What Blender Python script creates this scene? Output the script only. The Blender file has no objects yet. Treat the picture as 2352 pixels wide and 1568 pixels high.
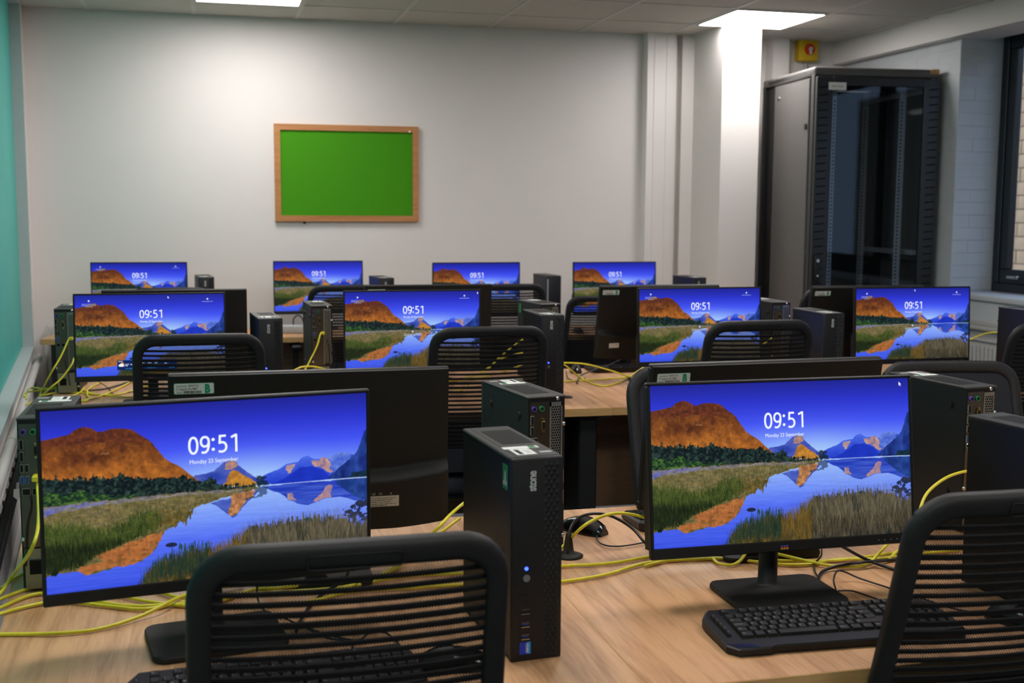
import bpy, bmesh, math, random
import numpy as np
from mathutils import Vector, Matrix

random.seed(7)
C = bpy.context.scene.collection
SC = bpy.context.scene
PI = math.pi
R = math.radians

# ------------------------------------------------------------------ camera, world, exposure
CAM_H, CAM_YAW, CAM_PITCH, CAM_ROLL, CAM_LENS = 1.4585, 0.25066, 0.11256, 0.00529, 40.76
cam_data = bpy.data.cameras.new('camera')
cam = bpy.data.objects.new('camera', cam_data)
C.objects.link(cam)
_f = Vector((math.sin(CAM_YAW) * math.cos(CAM_PITCH), math.cos(CAM_YAW) * math.cos(CAM_PITCH), -math.sin(CAM_PITCH)))
_r = Vector((math.cos(CAM_YAW), -math.sin(CAM_YAW), 0))
_u = _r.cross(_f)
_r2 = math.cos(CAM_ROLL) * _r + math.sin(CAM_ROLL) * _u
_u2 = -math.sin(CAM_ROLL) * _r + math.cos(CAM_ROLL) * _u
cam.matrix_world = Matrix(((_r2.x, _u2.x, -_f.x, 0), (_r2.y, _u2.y, -_f.y, 0), (_r2.z, _u2.z, -_f.z, CAM_H), (0, 0, 0, 1)))
cam_data.lens = CAM_LENS
cam_data.sensor_width = 36
cam_data.clip_start = 0.05
cam_data.dof.use_dof = True
cam_data.dof.focus_distance = 2.75
cam_data.dof.aperture_fstop = 5.6
SC.camera = cam

LAMP = 19.5          # strength of the ceiling LED panels
SKY = 2.4            # strength of the overcast sky outside
w = bpy.data.worlds.new('world')
SC.world = w
w.use_nodes = True
bg = w.node_tree.nodes['Background']
bg.inputs['Color'].default_value = (0.44, 0.66, 1.0, 1)
bg.inputs['Strength'].default_value = SKY
SC.view_settings.view_transform = 'Standard'
SC.view_settings.look = 'None'
SC.view_settings.exposure = 0.0
SC.view_settings.gamma = 1.0
SC.view_settings.use_curve_mapping = False
SC.cycles.use_denoising = True
SC.cycles.max_bounces = 8
SC.cycles.transparent_max_bounces = 16
SC.cycles.caustics_reflective = False
SC.cycles.caustics_refractive = False

# ------------------------------------------------------------------ materials
def lin(c):
    return tuple(((v / 255) / 12.92 if v / 255 <= 0.04045 else ((v / 255 + 0.055) / 1.055) ** 2.4) for v in c)

def base_nodes(name):
    m = bpy.data.materials.new(name)
    m.use_nodes = True
    nt = m.node_tree
    return m, nt, nt.nodes['Principled BSDF']

def mat(name, rgb, rough=0.5, metal=0.0, spec=0.5, var=0.06, scale=30.0, bump=0.0, bscale=400.0, coat=0.0):
    """plain surface with a little procedural unevenness in colour and relief"""
    m, nt, b = base_nodes(name)
    N, L = nt.nodes, nt.links
    tc = N.new('ShaderNodeTexCoord')
    nz = N.new('ShaderNodeTexNoise'); nz.inputs['Scale'].default_value = scale; nz.inputs['Detail'].default_value = 3
    L.new(tc.outputs['Object'], nz.inputs['Vector'])
    cr = N.new('ShaderNodeValToRGB')
    c = lin(rgb)
    cr.color_ramp.elements[0].position = 0.3; cr.color_ramp.elements[1].position = 0.7
    cr.color_ramp.elements[0].color = (*[v * (1 - var) for v in c], 1)
    cr.color_ramp.elements[1].color = (*[min(1, v * (1 + var)) for v in c], 1)
    L.new(nz.outputs['Fac'], cr.inputs['Fac']); L.new(cr.outputs['Color'], b.inputs['Base Color'])
    b.inputs['Roughness'].default_value = rough; b.inputs['Metallic'].default_value = metal
    b.inputs['Specular IOR Level'].default_value = spec
    b.inputs['Coat Weight'].default_value = coat
    if bump:
        n2 = N.new('ShaderNodeTexNoise'); n2.inputs['Scale'].default_value = bscale; n2.inputs['Detail'].default_value = 2
        L.new(tc.outputs['Object'], n2.inputs['Vector'])
        bp = N.new('ShaderNodeBump'); bp.inputs['Strength'].default_value = bump; bp.inputs['Distance'].default_value = 0.002
        L.new(n2.outputs['Fac'], bp.inputs['Height']); L.new(bp.outputs['Normal'], b.inputs['Normal'])
    return m

def emit(name, rgb, strength):
    m = bpy.data.materials.new(name); m.use_nodes = True
    nt = m.node_tree; nt.nodes.clear()
    e = nt.nodes.new('ShaderNodeEmission'); o = nt.nodes.new('ShaderNodeOutputMaterial')
    e.inputs['Color'].default_value = (*lin(rgb), 1); e.inputs['Strength'].default_value = strength
    nt.links.new(e.outputs[0], o.inputs['Surface'])
    return m

def wood(name, dark, light, axis='Y', rough=0.42):
    m, nt, b = base_nodes(name)
    N, L = nt.nodes, nt.links
    tc = N.new('ShaderNodeTexCoord'); mp = N.new('ShaderNodeMapping')
    mp.inputs['Scale'].default_value = (22, 1.6, 22) if axis == 'Y' else (1.6, 22, 22)
    L.new(tc.outputs['Object'], mp.inputs['Vector'])
    n1 = N.new('ShaderNodeTexNoise'); n1.inputs['Scale'].default_value = 1.6; n1.inputs['Detail'].default_value = 6; n1.inputs['Distortion'].default_value = 0.6
    n2 = N.new('ShaderNodeTexNoise'); n2.inputs['Scale'].default_value = 9; n2.inputs['Detail'].default_value = 4
    L.new(mp.outputs[0], n1.inputs['Vector']); L.new(mp.outputs[0], n2.inputs['Vector'])
    mx = N.new('ShaderNodeMath'); mx.operation = 'MULTIPLY_ADD'; mx.inputs[1].default_value = 0.35
    L.new(n2.outputs['Fac'], mx.inputs[0]); 
    sc = N.new('ShaderNodeMath'); sc.operation = 'MULTIPLY'; sc.inputs[1].default_value = 0.65
    L.new(n1.outputs['Fac'], sc.inputs[0]); L.new(sc.outputs[0], mx.inputs[2])
    cr = N.new('ShaderNodeValToRGB')
    cr.color_ramp.elements[0].position = 0.34; cr.color_ramp.elements[1].position = 0.58
    cr.color_ramp.elements[0].color = (*lin(dark), 1); cr.color_ramp.elements[1].color = (*lin(light), 1)
    L.new(mx.outputs[0], cr.inputs['Fac']); L.new(cr.outputs[0], b.inputs['Base Color'])
    b.inputs['Roughness'].default_value = rough
    return m

def weave(name, rgb, pitch=0.0030, thread=0.32):
    """see-through chair mesh: threads with real gaps between them"""
    m, nt, b = base_nodes(name)
    N, L = nt.nodes, nt.links
    b.inputs['Base Color'].default_value = (*lin(rgb), 1); b.inputs['Roughness'].default_value = 0.8
    tc = N.new('ShaderNodeTexCoord'); sp = N.new('ShaderNodeSeparateXYZ')
    L.new(tc.outputs['Object'], sp.inputs[0])
    fs = []
    a = N.new('ShaderNodeMath'); a.operation = 'ADD'; L.new(sp.outputs['X'], a.inputs[0]); L.new(sp.outputs['Z'], a.inputs[1])
    s = N.new('ShaderNodeMath'); s.operation = 'SUBTRACT'; L.new(sp.outputs['X'], s.inputs[0]); L.new(sp.outputs['Z'], s.inputs[1])
    for src in (a.outputs[0], s.outputs[0]):
        d = N.new('ShaderNodeMath'); d.operation = 'DIVIDE'; d.inputs[1].default_value = pitch * 1.414; L.new(src, d.inputs[0])
        f = N.new('ShaderNodeMath'); f.operation = 'FRACT'; L.new(d.outputs[0], f.inputs[0])
        t = N.new('ShaderNodeMath'); t.operation = 'LESS_THAN'; t.inputs[1].default_value = thread; L.new(f.outputs[0], t.inputs[0])
        fs.append(t)
    mx = N.new('ShaderNodeMath'); mx.operation = 'MAXIMUM'
    L.new(fs[0].outputs[0], mx.inputs[0]); L.new(fs[1].outputs[0], mx.inputs[1])
    L.new(mx.outputs[0], b.inputs['Alpha'])
    return m

def glass(name, tint=(0.9, 0.95, 0.95), gloss=0.10):
    m = bpy.data.materials.new(name); m.use_nodes = True
    nt = m.node_tree; nt.nodes.clear()
    t = nt.nodes.new('ShaderNodeBsdfTransparent'); t.inputs[0].default_value = (*tint, 1)
    g = nt.nodes.new('ShaderNodeBsdfGlossy'); g.inputs['Roughness'].default_value = 0.03
    lw = nt.nodes.new('ShaderNodeLayerWeight'); lw.inputs['Blend'].default_value = 0.5
    pw = nt.nodes.new('ShaderNodeMath'); pw.operation = 'POWER'; pw.inputs[1].default_value = 5.0
    nt.links.new(lw.outputs['Facing'], pw.inputs[0])
    ad = nt.nodes.new('ShaderNodeMath'); ad.operation = 'ADD'; ad.inputs[1].default_value = gloss; ad.use_clamp = True
    nt.links.new(pw.outputs[0], ad.inputs[0])
    mx = nt.nodes.new('ShaderNodeMixShader'); o = nt.nodes.new('ShaderNodeOutputMaterial')
    nt.links.new(ad.outputs[0], mx.inputs[0]); nt.links.new(t.outputs[0], mx.inputs[1]); nt.links.new(g.outputs[0], mx.inputs[2])
    nt.links.new(mx.outputs[0], o.inputs['Surface'])
    return m

M = {}
M['wall'] = mat('painted_plaster', (232, 227, 224), 0.6, var=0.012, scale=3, bump=0.08, bscale=160)
M['wall_cool'] = mat('painted_masonry', (192, 196, 200), 0.65, var=0.03, scale=9, bump=0.5, bscale=45)
M['tile'] = mat('ceiling_tile_fibre', (196, 194, 186), 0.9, var=0.03, scale=60, bump=0.2, bscale=500)
M['grid'] = mat('ceiling_grid_paint', (204, 202, 197), 0.6, var=0.02)
M['floor'] = mat('dark_carpet', (96, 97, 100), 0.95, var=0.25, scale=180, bump=0.5, bscale=900)
M['wood'] = wood('beech_laminate', (172, 124, 84), (214, 164, 120))
M['edge'] = wood('beech_edging', (186, 140, 86), (202, 158, 104), axis='X', rough=0.5)
M['panelwood'] = wood('modesty_panel_laminate', (150, 112, 84), (172, 132, 100), axis='X')
M['frame_wood'] = wood('oak_frame', (176, 116, 66), (196, 136, 84), axis='X', rough=0.45)
M['frame_wood_v'] = wood('oak_frame_upright', (176, 116, 66), (196, 136, 84), axis='Y', rough=0.45)
M['felt'] = mat('green_felt', (74, 152, 30), 0.95, var=0.05, scale=300, bump=0.3, bscale=1200, spec=0.1)
M['black'] = mat('black_plastic', (24, 23, 23), 0.5, var=0.1, scale=40, spec=0.4, bump=0.05, bscale=900)
M['black_matt'] = mat('matt_black_plastic', (27, 24, 22), 0.6, var=0.1, scale=40, spec=0.35, bump=0.15, bscale=1400)
M['black_gloss'] = mat('gloss_black_plastic', (16, 16, 17), 0.18, var=0.05)
M['chair_frame'] = mat('chair_frame_plastic', (29, 27, 28), 0.52, var=0.08, spec=0.4, scale=60, bump=0.15, bscale=1500)
M['slat'] = mat('chair_back_strip', (22, 20, 20), 0.8, var=0.15, scale=300, spec=0.2)
M['fabric'] = mat('chair_seat_fabric', (44, 46, 52), 0.95, var=0.25, scale=500, bump=0.5, bscale=1500, spec=0.2)
M['weave'] = weave('chair_mesh', (30, 27, 26))
M['steel_black'] = mat('black_painted_steel', (20, 20, 22), 0.5, var=0.06)
M['pc_steel'] = mat('black_pc_case_steel', (23, 24, 26), 0.46, var=0.06, spec=0.4, scale=200, bump=0.06, bscale=2500)
M['pc_top'] = mat('grey_black_pc_lid', (52, 51, 50), 0.42, var=0.05, scale=200, bump=0.06, bscale=2500)
M['pc_front'] = mat('black_pc_fascia', (24, 23, 25), 0.48, var=0.06, spec=0.4, scale=80)
M['hole'] = mat('dark_opening', (6, 6, 7), 0.9, var=0.1)
M['io'] = mat('io_plate_steel', (104, 96, 86), 0.32, metal=0.8, var=0.06, scale=60)
M['zinc'] = mat('zinc_plate', (150, 148, 140), 0.42, metal=0.6, var=0.05, scale=60)
M['gold'] = mat('brass_socket', (196, 160, 96), 0.3, metal=0.9)
M['chrome'] = mat('bright_steel', (214, 212, 208), 0.22, metal=1.0, var=0.03)
M['purple'] = mat('purple_plastic', (96, 74, 168), 0.4)
M['green_port'] = mat('green_plastic', (38, 140, 84), 0.4)
M['blue_port'] = mat('blue_plastic', (32, 70, 150), 0.4)
M['white'] = mat('white_sticker_paper', (226, 226, 222), 0.55, var=0.02)
M['greenprint'] = mat('green_print', (24, 150, 112), 0.55, var=0.03)
M['greenlabel'] = mat('green_sticker', (40, 120, 72), 0.5, var=0.05)
M['ink'] = mat('black_print', (40, 38, 38), 0.6, var=0.03)
M['greyink'] = mat('grey_print', (170, 170, 168), 0.6, var=0.03)
M['silverlabel'] = mat('silver_rating_label', (196, 190, 176), 0.5, var=0.04)
M['logo_print'] = mat('silver_lettering', (190, 190, 188), 0.5, var=0.03)
M['cpu_blue'] = mat('blue_sticker', (32, 58, 180), 0.3, var=0.05)
M['cpu_cyan'] = mat('light_blue_sticker', (40, 140, 214), 0.3, var=0.05)
M['red_print'] = mat('red_print', (196, 52, 48), 0.4); M['yellow_print'] = mat('yellow_print', (222, 178, 50), 0.4); M['blue_print'] = mat('blue_print', (62, 88, 190), 0.4)
M['yellow_cable'] = mat('yellow_cable_jacket', (232, 220, 56), 0.38, var=0.06, scale=60)
M['black_cable'] = mat('black_cable_jacket', (24, 24, 26), 0.4, var=0.08)
M['white_cable'] = mat('white_cable_jacket', (206, 204, 200), 0.45, var=0.04)
M['trunk'] = mat('white_trunking_plastic', (196, 193, 190), 0.4, var=0.03)
M['jamb'] = mat('grey_window_frame_paint', (190, 194, 196), 0.4, var=0.02)
M['teal'] = mat('teal_back_painted_glass', (84, 186, 176), 0.5, var=0.04, scale=2.5, spec=0.15)
M['rack'] = mat('rack_black_steel', (30, 30, 31), 0.36, var=0.05, bump=0.05, bscale=1500)
M['rack_side'] = mat('rack_grey_side_panel', (92, 89, 87), 0.4, var=0.04, bump=0.05, bscale=1500)
M['rack_rail'] = mat('rack_rail_zinc', (170, 172, 174), 0.5, metal=0.1, var=0.1, scale=120)
M['switch_yellow'] = mat('yellow_isolator_box', (222, 184, 18), 0.4, var=0.04)
M['switch_red'] = mat('red_rotary_knob', (206, 48, 24), 0.4)
M['conduit'] = mat('grey_conduit', (188, 186, 182), 0.45, var=0.03)
M['win_dark'] = mat('anthracite_window_frame', (34, 40, 48), 0.4, var=0.05)
M['radiator'] = mat('radiator_enamel', (198, 196, 194), 0.35, var=0.02)
M['brick_out'] = mat('pale_block_outside', (196, 150, 108), 0.9, var=0.14, scale=6, bump=0.4, bscale=60)
M['mortar_out'] = mat('grey_mortar_outside', (118, 100, 80), 0.95, var=0.1)
M['glass'] = glass('window_glass', (0.94, 0.94, 0.94), 0.04)
M['rack_glass'] = glass('rack_door_glass', (0.80, 0.84, 0.88), 0.02)
M['led_panel'] = emit('led_diffuser', (255, 250, 247), LAMP)
M['led_blue'] = emit('blue_power_led', (44, 70, 255), 7)
M['screen_text'] = emit('screen_white_text', (240, 246, 255), 1.0)
M['screen_dim'] = emit('screen_small_text', (214, 226, 255), 1.0)
M['widget'] = emit('screen_widget_navy', (18, 40, 96), 1.0)
M['sun'] = emit('screen_sun_orange', (255, 160, 60), 1.0)

# ------------------------------------------------------------------ mesh helpers
class MB:
    """collects shapes into one mesh; every face remembers a material slot"""
    def __init__(self):
        self.v, self.f, self.m, self.s = [], [], [], []
    def add(self, vs, fs, slot=0, smooth=False, tf=None):
        o = len(self.v)
        self.v += [tuple(tf @ Vector(p)) if tf else tuple(p) for p in vs]
        self.f += [tuple(i + o for i in q) for q in fs]
        self.m += [slot] * len(fs); self.s += [smooth] * len(fs)
        return self
    def box(self, lo, hi, slot=0, tf=None):
        (a, b, c), (d, e, f) = lo, hi
        vs = [(a, b, c), (d, b, c), (d, e, c), (a, e, c), (a, b, f), (d, b, f), (d, e, f), (a, e, f)]
        fs = [(0, 3, 2, 1), (4, 5, 6, 7), (0, 1, 5, 4), (1, 2, 6, 5), (2, 3, 7, 6), (3, 0, 4, 7)]
        return self.add(vs, fs, slot, False, tf)
    def rbox(self, lo, hi, r, seg=2, slot=0, tf=None):
        bm = bmesh.new(); bmesh.ops.create_cube(bm, size=1)
        for v in bm.verts:
            v.co = Vector(((lo[0] + hi[0]) / 2 + v.co.x * (hi[0] - lo[0]), (lo[1] + hi[1]) / 2 + v.co.y * (hi[1] - lo[1]), (lo[2] + hi[2]) / 2 + v.co.z * (hi[2] - lo[2])))
        bmesh.ops.bevel(bm, geom=bm.edges[:], offset=r, segments=seg, affect='EDGES', profile=0.5)
        bm.verts.index_update()
        self.add([v.co[:] for v in bm.verts], [[v.index for v in f.verts] for f in bm.faces], slot, seg > 1, tf)
        bm.free(); return self
    def cyl(self, a, b, r1, r2=None, n=16, slot=0, smooth=True, cap=True):
        r2 = r1 if r2 is None else r2
        a, b = Vector(a), Vector(b); d = (b - a).normalized()
        u = d.orthogonal().normalized(); w_ = d.cross(u)
        vs = []
        for p, r in ((a, r1), (b, r2)):
            for i in range(n):
                t = 2 * PI * i / n
                vs.append(p + u * (r * math.cos(t)) + w_ * (r * math.sin(t)))
        fs = [(i, (i + 1) % n, n + (i + 1) % n, n + i) for i in range(n)]
        self.add(vs, fs, slot, smooth)
        if cap:
            self.add(vs[:n], [tuple(range(n))[::-1]], slot); self.add(vs[n:], [tuple(range(n))], slot)
        return self
    def prism(self, pts, z0, z1, slot=0, tf=None):
        n = len(pts)
        vs = [(x, y, z0) for x, y in pts] + [(x, y, z1) for x, y in pts]
        fs = [tuple(range(n))[::-1], tuple(range(n, 2 * n))] + [(i, (i + 1) % n, n + (i + 1) % n, n + i) for i in range(n)]
        return self.add(vs, fs, slot, False, tf)
    def tube(self, pts, r, n=8, slot=0, sub=6):
        P = spline(pts, sub)
        rings = []; up = None
        for i, p in enumerate(P):
            t = (P[min(i + 1, len(P) - 1)] - P[max(i - 1, 0)])
            t = t.normalized() if t.length > 1e-9 else Vector((1, 0, 0))
            up = (up - t * up.dot(t)) if up else t.orthogonal()
            up = up.normalized() if up.length > 1e-6 else t.orthogonal().normalized()
            sd = t.cross(up)
            rings.append([p + up * (r * math.cos(2 * PI * k / n)) + sd * (r * math.sin(2 * PI * k / n)) for k in range(n)])
        return self.loft(rings, slot)
    def loft(self, rings, slot=0, cap=True, smooth=True):
        n = len(rings[0]); vs = [q for rg in rings for q in rg]; fs = []
        for i in range(len(rings) - 1):
            for k in range(n):
                a, b = i * n + k, i * n + (k + 1) % n
                fs.append((a, b, b + n, a + n))
        self.add(vs, fs, slot, smooth)
        if cap:
            self.add(rings[0], [tuple(range(n))[::-1]], slot); self.add(rings[-1], [tuple(range(n))], slot)
        return self
    def lathe(self, prof, n=24, slot=0, c=(0, 0)):
        rings = [[(c[0] + r * math.cos(2 * PI * k / n), c[1] + r * math.sin(2 * PI * k / n), z) for k in range(n)] for r, z in prof]
        return self.loft(rings, slot)
    def mesh_in(self, me, slot=0, tf=None):
        return self.add([v.co[:] for v in me.vertices], [tuple(p.vertices) for p in me.polygons], slot, False, tf)
    def mesh(self, name, mats):
        me = bpy.data.meshes.new(name)
        me.from_pydata([tuple(p) for p in self.v], [], self.f)
        for m in (mats if isinstance(mats, (list, tuple)) else [mats]):
            me.materials.append(m)
        me.polygons.foreach_set('material_index', self.m)
        me.polygons.foreach_set('use_smooth', self.s)
        me.update(); return me

def spline(pts, sub=6):
    P = [Vector(p) for p in pts]
    if len(P) < 3:
        return P
    Q = [P[0] * 2 - P[1]] + P + [P[-1] * 2 - P[-2]]
    out = []
    for i in range(1, len(Q) - 2):
        p0, p1, p2, p3 = Q[i - 1], Q[i], Q[i + 1], Q[i + 2]
        for k in range(sub):
            t = k / sub
            out.append(0.5 * ((2 * p1) + (p2 - p0) * t + (2 * p0 - 5 * p1 + 4 * p2 - p3) * t * t + (3 * p1 - p0 - 3 * p2 + p3) * t ** 3))
    out.append(P[-1]); return out

def rrect(w_, h, r, seg=5, cx=0, cy=0):
    pts = []
    for sx, sy, a0 in ((1, 1, 0), (-1, 1, 90), (-1, -1, 180), (1, -1, 270)):
        for k in range(seg + 1):
            a = R(a0 + 90 * k / seg)
            pts.append((cx + sx * (w_ / 2 - r) + r * math.cos(a), cy + sy * (h / 2 - r) + r * math.sin(a)))
    return pts

def link(o, parent=None, loc=None, rot=None):
    C.objects.link(o)
    if parent: o.parent = parent
    if loc is not None: o.location = loc
    if rot is not None: o.rotation_euler = rot
    return o

def part(name, me, parent, loc=None, rot=None, label=None):
    o = link(bpy.data.objects.new(name, me), parent, loc, rot)
    if label: o['label'] = label
    return o

def thing(name, label, cat, loc=(0, 0, 0), rz=0.0, group=None):
    o = bpy.data.objects.new(name, None); o.empty_display_size = 0.05
    link(o, None, loc, (0, 0, rz)); o['label'] = label; o['category'] = cat
    if group: o['group'] = group
    return o

def single(name, me, label, cat, loc=None, rot=None, group=None):
    o = link(bpy.data.objects.new(name, me), None, loc, rot); o['label'] = label; o['category'] = cat
    if group: o['group'] = group
    return o

def struct(name, me=None, loc=None):
    o = link(bpy.data.objects.new(name, me), None, loc); o['kind'] = 'structure'
    return o

def copy_tree(o, parent=None):
    c = o.copy(); C.objects.link(c)
    if parent: c.parent = parent
    for ch in list(o.children): copy_tree(ch, c)
    return c

_txt = {}
def text_mesh(s, size, align='LEFT', bold=0.0, sx=1.0, space=1.0):
    key = (s, size, align, bold, sx, space)
    if key in _txt: return _txt[key]
    cu = bpy.data.curves.new('lettering', 'FONT'); cu.body = s; cu.size = size; cu.align_x = align; cu.offset = bold; cu.resolution_u = 3
    cu.space_character = space; cu.space_line = 1.0
    ob = bpy.data.objects.new('lettering', cu); C.objects.link(ob)
    dg = bpy.context.evaluated_depsgraph_get()
    me = bpy.data.meshes.new_from_object(ob.evaluated_get(dg))
    bpy.data.objects.remove(ob)
    if sx != 1.0:
        for v in me.vertices: v.co.x *= sx
    _txt[key] = me; return me

def text_fit(s, size, width, bold=0.0):
    # a centred line of lettering squeezed to the given width
    me = text_mesh(s, size, 'CENTER', bold)
    if not me.get('fitted'):
        xs = [v.co.x for v in me.vertices]; k = width / (max(xs) - min(xs)); mid = (max(xs) + min(xs)) / 2
        for v in me.vertices: v.co.x = (v.co.x - mid) * k
        me['fitted'] = 1
    return me

def smudge(mb, tf, x, z, width, size, slot, seed=1):
    # print too small to read in the photo: word-length dashes with uneven edges
    rg = random.Random(seed); end = x + width
    while x < end:
        w_ = min(rg.uniform(1.2, 4.2) * size, end - x); k = x
        while k < x + w_ - 0.2 * size:
            h = size * rg.choice((0.5, 0.5, 0.72)); mb.add([(k, z, 0), (k + 0.38 * size, z, 0), (k + 0.38 * size, z + h, 0), (k, z + h, 0)], [(0, 1, 2, 3)], slot, False, tf); k += 0.52 * size
        x += w_ + 0.55 * size

# maps flat text (x right, y up) onto a surface facing -Y / +Y / +Z
FACE_FRONT = Matrix(((1, 0, 0, 0), (0, 0, 0, 0), (0, 1, 0, 0), (0, 0, 0, 1)))     # seen from -Y
FACE_REAR = Matrix(((-1, 0, 0, 0), (0, 0, 0, 0), (0, 1, 0, 0), (0, 0, 0, 1)))     # seen from +Y
def T(x, y, z): return Matrix.Translation((x, y, z))

# ================================================================== THE ROOM
Y_BACK, Z_CEIL, Y_FRONT = 7.437, 2.621, -2.6
X_BEAM, X_RIGHT = 4.20, 4.28
WALL_DIR = -0.0998                      # the left wall runs slightly askew
def xw(y): return -1.037 + WALL_DIR * (y - 7.185)
_wn = Vector((1, -WALL_DIR, 0)).normalized()
def LW(y, o, z):                        # point on the left wall, o metres into the room
    return (xw(y) + o * _wn.x, y + o * _wn.y, z)
def wall_box(mb, y0, y1, o0, o1, z0, z1, slot=0):
    vs = [LW(y0, o0, z0), LW(y0, o1, z0), LW(y1, o1, z0), LW(y1, o0, z0), LW(y0, o0, z1), LW(y0, o1, z1), LW(y1, o1, z1), LW(y1, o0, z1)]
    fs = [(0, 3, 2, 1), (4, 5, 6, 7), (0, 1, 5, 4), (1, 2, 6, 5), (2, 3, 7, 6), (3, 0, 4, 7)]
    mb.add(vs, fs, slot); return mb

struct('floor', MB().box((-2.0, Y_FRONT, -0.1), (4.65, Y_BACK + 0.1, 0)).mesh('floor', M['floor']))
struct('wall_back', MB().box((-1.6, Y_BACK, 0), (4.9, Y_BACK + 0.15, Z_CEIL + 0.1)).mesh('wall_back', M['wall']))
struct('wall_front', MB().box((-0.6, Y_FRONT - 0.15, 0), (4.9, Y_FRONT, Z_CEIL + 0.1)).mesh('wall_front', M['wall']))
mb = MB(); wall_box(mb, Y_FRONT, Y_BACK + 0.05, -0.25, 0, 0, 0.64); wall_box(mb, Y_FRONT, Y_BACK + 0.05, -0.25, -0.075, 0.64, Z_CEIL + 0.1); wall_box(mb, 7.21, Y_BACK + 0.05, -0.075, 0, 0.64, Z_CEIL + 0.1)
struct('wall_left', mb.mesh('wall_left', M['wall']))
# right wall with the window recess, the lintel beam above it
mb = MB()
mb.box((X_RIGHT, Y_FRONT, 0), (4.65, Y_BACK + 0.02, 0.955)); mb.box((X_RIGHT, 6.10, 0.955), (4.65, Y_BACK + 0.02, Z_CEIL + 0.1)); mb.box((X_RIGHT, Y_FRONT, 0.955), (4.65, 1.6, Z_CEIL + 0.1))
mb.box((4.5, 1.6, 2.56), (4.65, 6.10, Z_CEIL + 0.1))
wr = struct('wall_right', mb.mesh('wall_right', M['wall_cool']))
# painted bricks of the window reveal and of the pier beside the rack
def brick_course(k, a0, a1, put):
    z = 0.995 + k * 0.075; a = a0 - (0.11 if k % 2 else 0.0)
    while a < a1:
        b0, b1 = max(a, a0), min(a + 0.215, a1)
        if b1 - b0 > 0.03: put(b0 + 0.0012, b1 - 0.0012, z, z + 0.0725)
        a += 0.221
rb = random.Random(2)
def reveal_brick(x0, x1, z0, z1):
    d = rb.uniform(0.001, 0.0035); part('brick', MB().rbox((x0, 6.10 - d, z0), (x1, 6.11, z1), 0.0012, 1).mesh('brick', M['wall_cool']), wr)
def pier_brick(y0, y1, z0, z1):
    d = rb.uniform(0.001, 0.002); part('brick', MB().rbox((X_RIGHT - d, y0, z0), (X_RIGHT + 0.01, y1, z1), 0.001, 1).mesh('brick', M['wall_cool']), wr)
for k in range(20):
    brick_course(k, X_RIGHT - 0.004, 4.565, reveal_brick)
    brick_course(k, 6.097, 7.43, pier_brick)
struct('trim_1', MB().box((X_BEAM, Y_FRONT, 2.478), (4.5, Y_BACK + 0.01, Z_CEIL + 0.05)).mesh('lintel_beam', M['wall']))
struct('trim_2', MB().rbox((X_RIGHT - 0.02, 1.6, 0.955), (4.62, 6.10, 0.988), 0.006).mesh('window_sill', M['wall_cool']))
# the pillar and the boxed-in pipes on the back wall
struct('trim_3', MB().box((3.131, 6.905, 0), (3.392, Y_BACK, Z_CEIL + 0.02)).mesh('pillar', M['wall']))
struct('trim_4', MB().box((2.795, 7.345, 0), (2.998, Y_BACK, Z_CEIL + 0.01)).box((2.842, 7.341, 0), (2.846, 7.346, Z_CEIL)).box((2.928, 7.341, 0), (2.932, 7.346, Z_CEIL)).mesh('boxing', M['wall']))
struct('trim_5', MB().box((3.046, 7.36, 0), (3.132, Y_BACK, Z_CEIL + 0.01)).mesh('boxing_narrow', M['wall']))
struct('trim_6', MB().box((3.69, 7.33, 0), (3.81, Y_BACK, Z_CEIL + 0.01)).mesh('boxing_right', M['wall']))
struct('baseboard_back', MB().box((-1.06, Y_BACK - 0.018, 0), (2.79, Y_BACK, 0.1)).mesh('baseboard_back', M['trunk']))
mb = MB(); wall_box(mb, Y_FRONT, Y_BACK - 0.02, 0, 0.016, 0, 0.1)
struct('baseboard_left', mb.mesh('baseboard_left', M['trunk']))

# suspended ceiling: every tile its own piece, hung in a metal grid
ceil = struct('ceiling', MB().box((-1.6, Y_FRONT, Z_CEIL + 0.06), (4.9, Y_BACK + 0.05, Z_CEIL + 0.12)).mesh('ceiling_slab', M['tile']))
TP, TX0, TY0 = 0.607, -0.09, 6.94
tile_me = MB().rbox((0.004, 0.004, 0.004), (TP - 0.004, TP - 0.004, 0.018), 0.003, 1).mesh('ceiling_tile', M['tile'])
LIGHT_TILES = [(0, 0), (5, 0), (0, 3), (3, 3), (0, 7), (3, 7), (0, 11), (3, 11)]
for i in range(-2, 8):
    for j in range(-1, 16):
        x0, y0 = TX0 + i * TP, TY0 - (j + 1) * TP
        if (i, j) in LIGHT_TILES or x0 + TP < xw(y0) + 0.02 or x0 > 4.25: continue
        x1, y1 = min(x0 + TP, X_BEAM), min(y0 + TP, Y_BACK)
        if x1 - x0 < 0.05: continue
        if x1 < x0 + TP - 1e-4 or y1 < y0 + TP - 1e-4:
            me = MB().rbox((0.004, 0.004, 0.004), (x1 - x0 - 0.002, y1 - y0 - 0.002, 0.018), 0.003, 1).mesh('ceiling_tile_cut', M['tile'])
        else: me = tile_me
        part('ceiling_tile', me, ceil, (x0, y0, Z_CEIL))
for i in range(-1, 8):
    x = TX0 + i * TP
    ya = Y_FRONT if x > xw(Y_FRONT) else (x + 1.037) / WALL_DIR + 7.185
    part('grid_bar', MB().box((x - 0.012, max(Y_FRONT, ya), Z_CEIL), (x + 0.012, Y_BACK, Z_CEIL + 0.006)).mesh('grid_bar', M['grid']), ceil)
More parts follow.
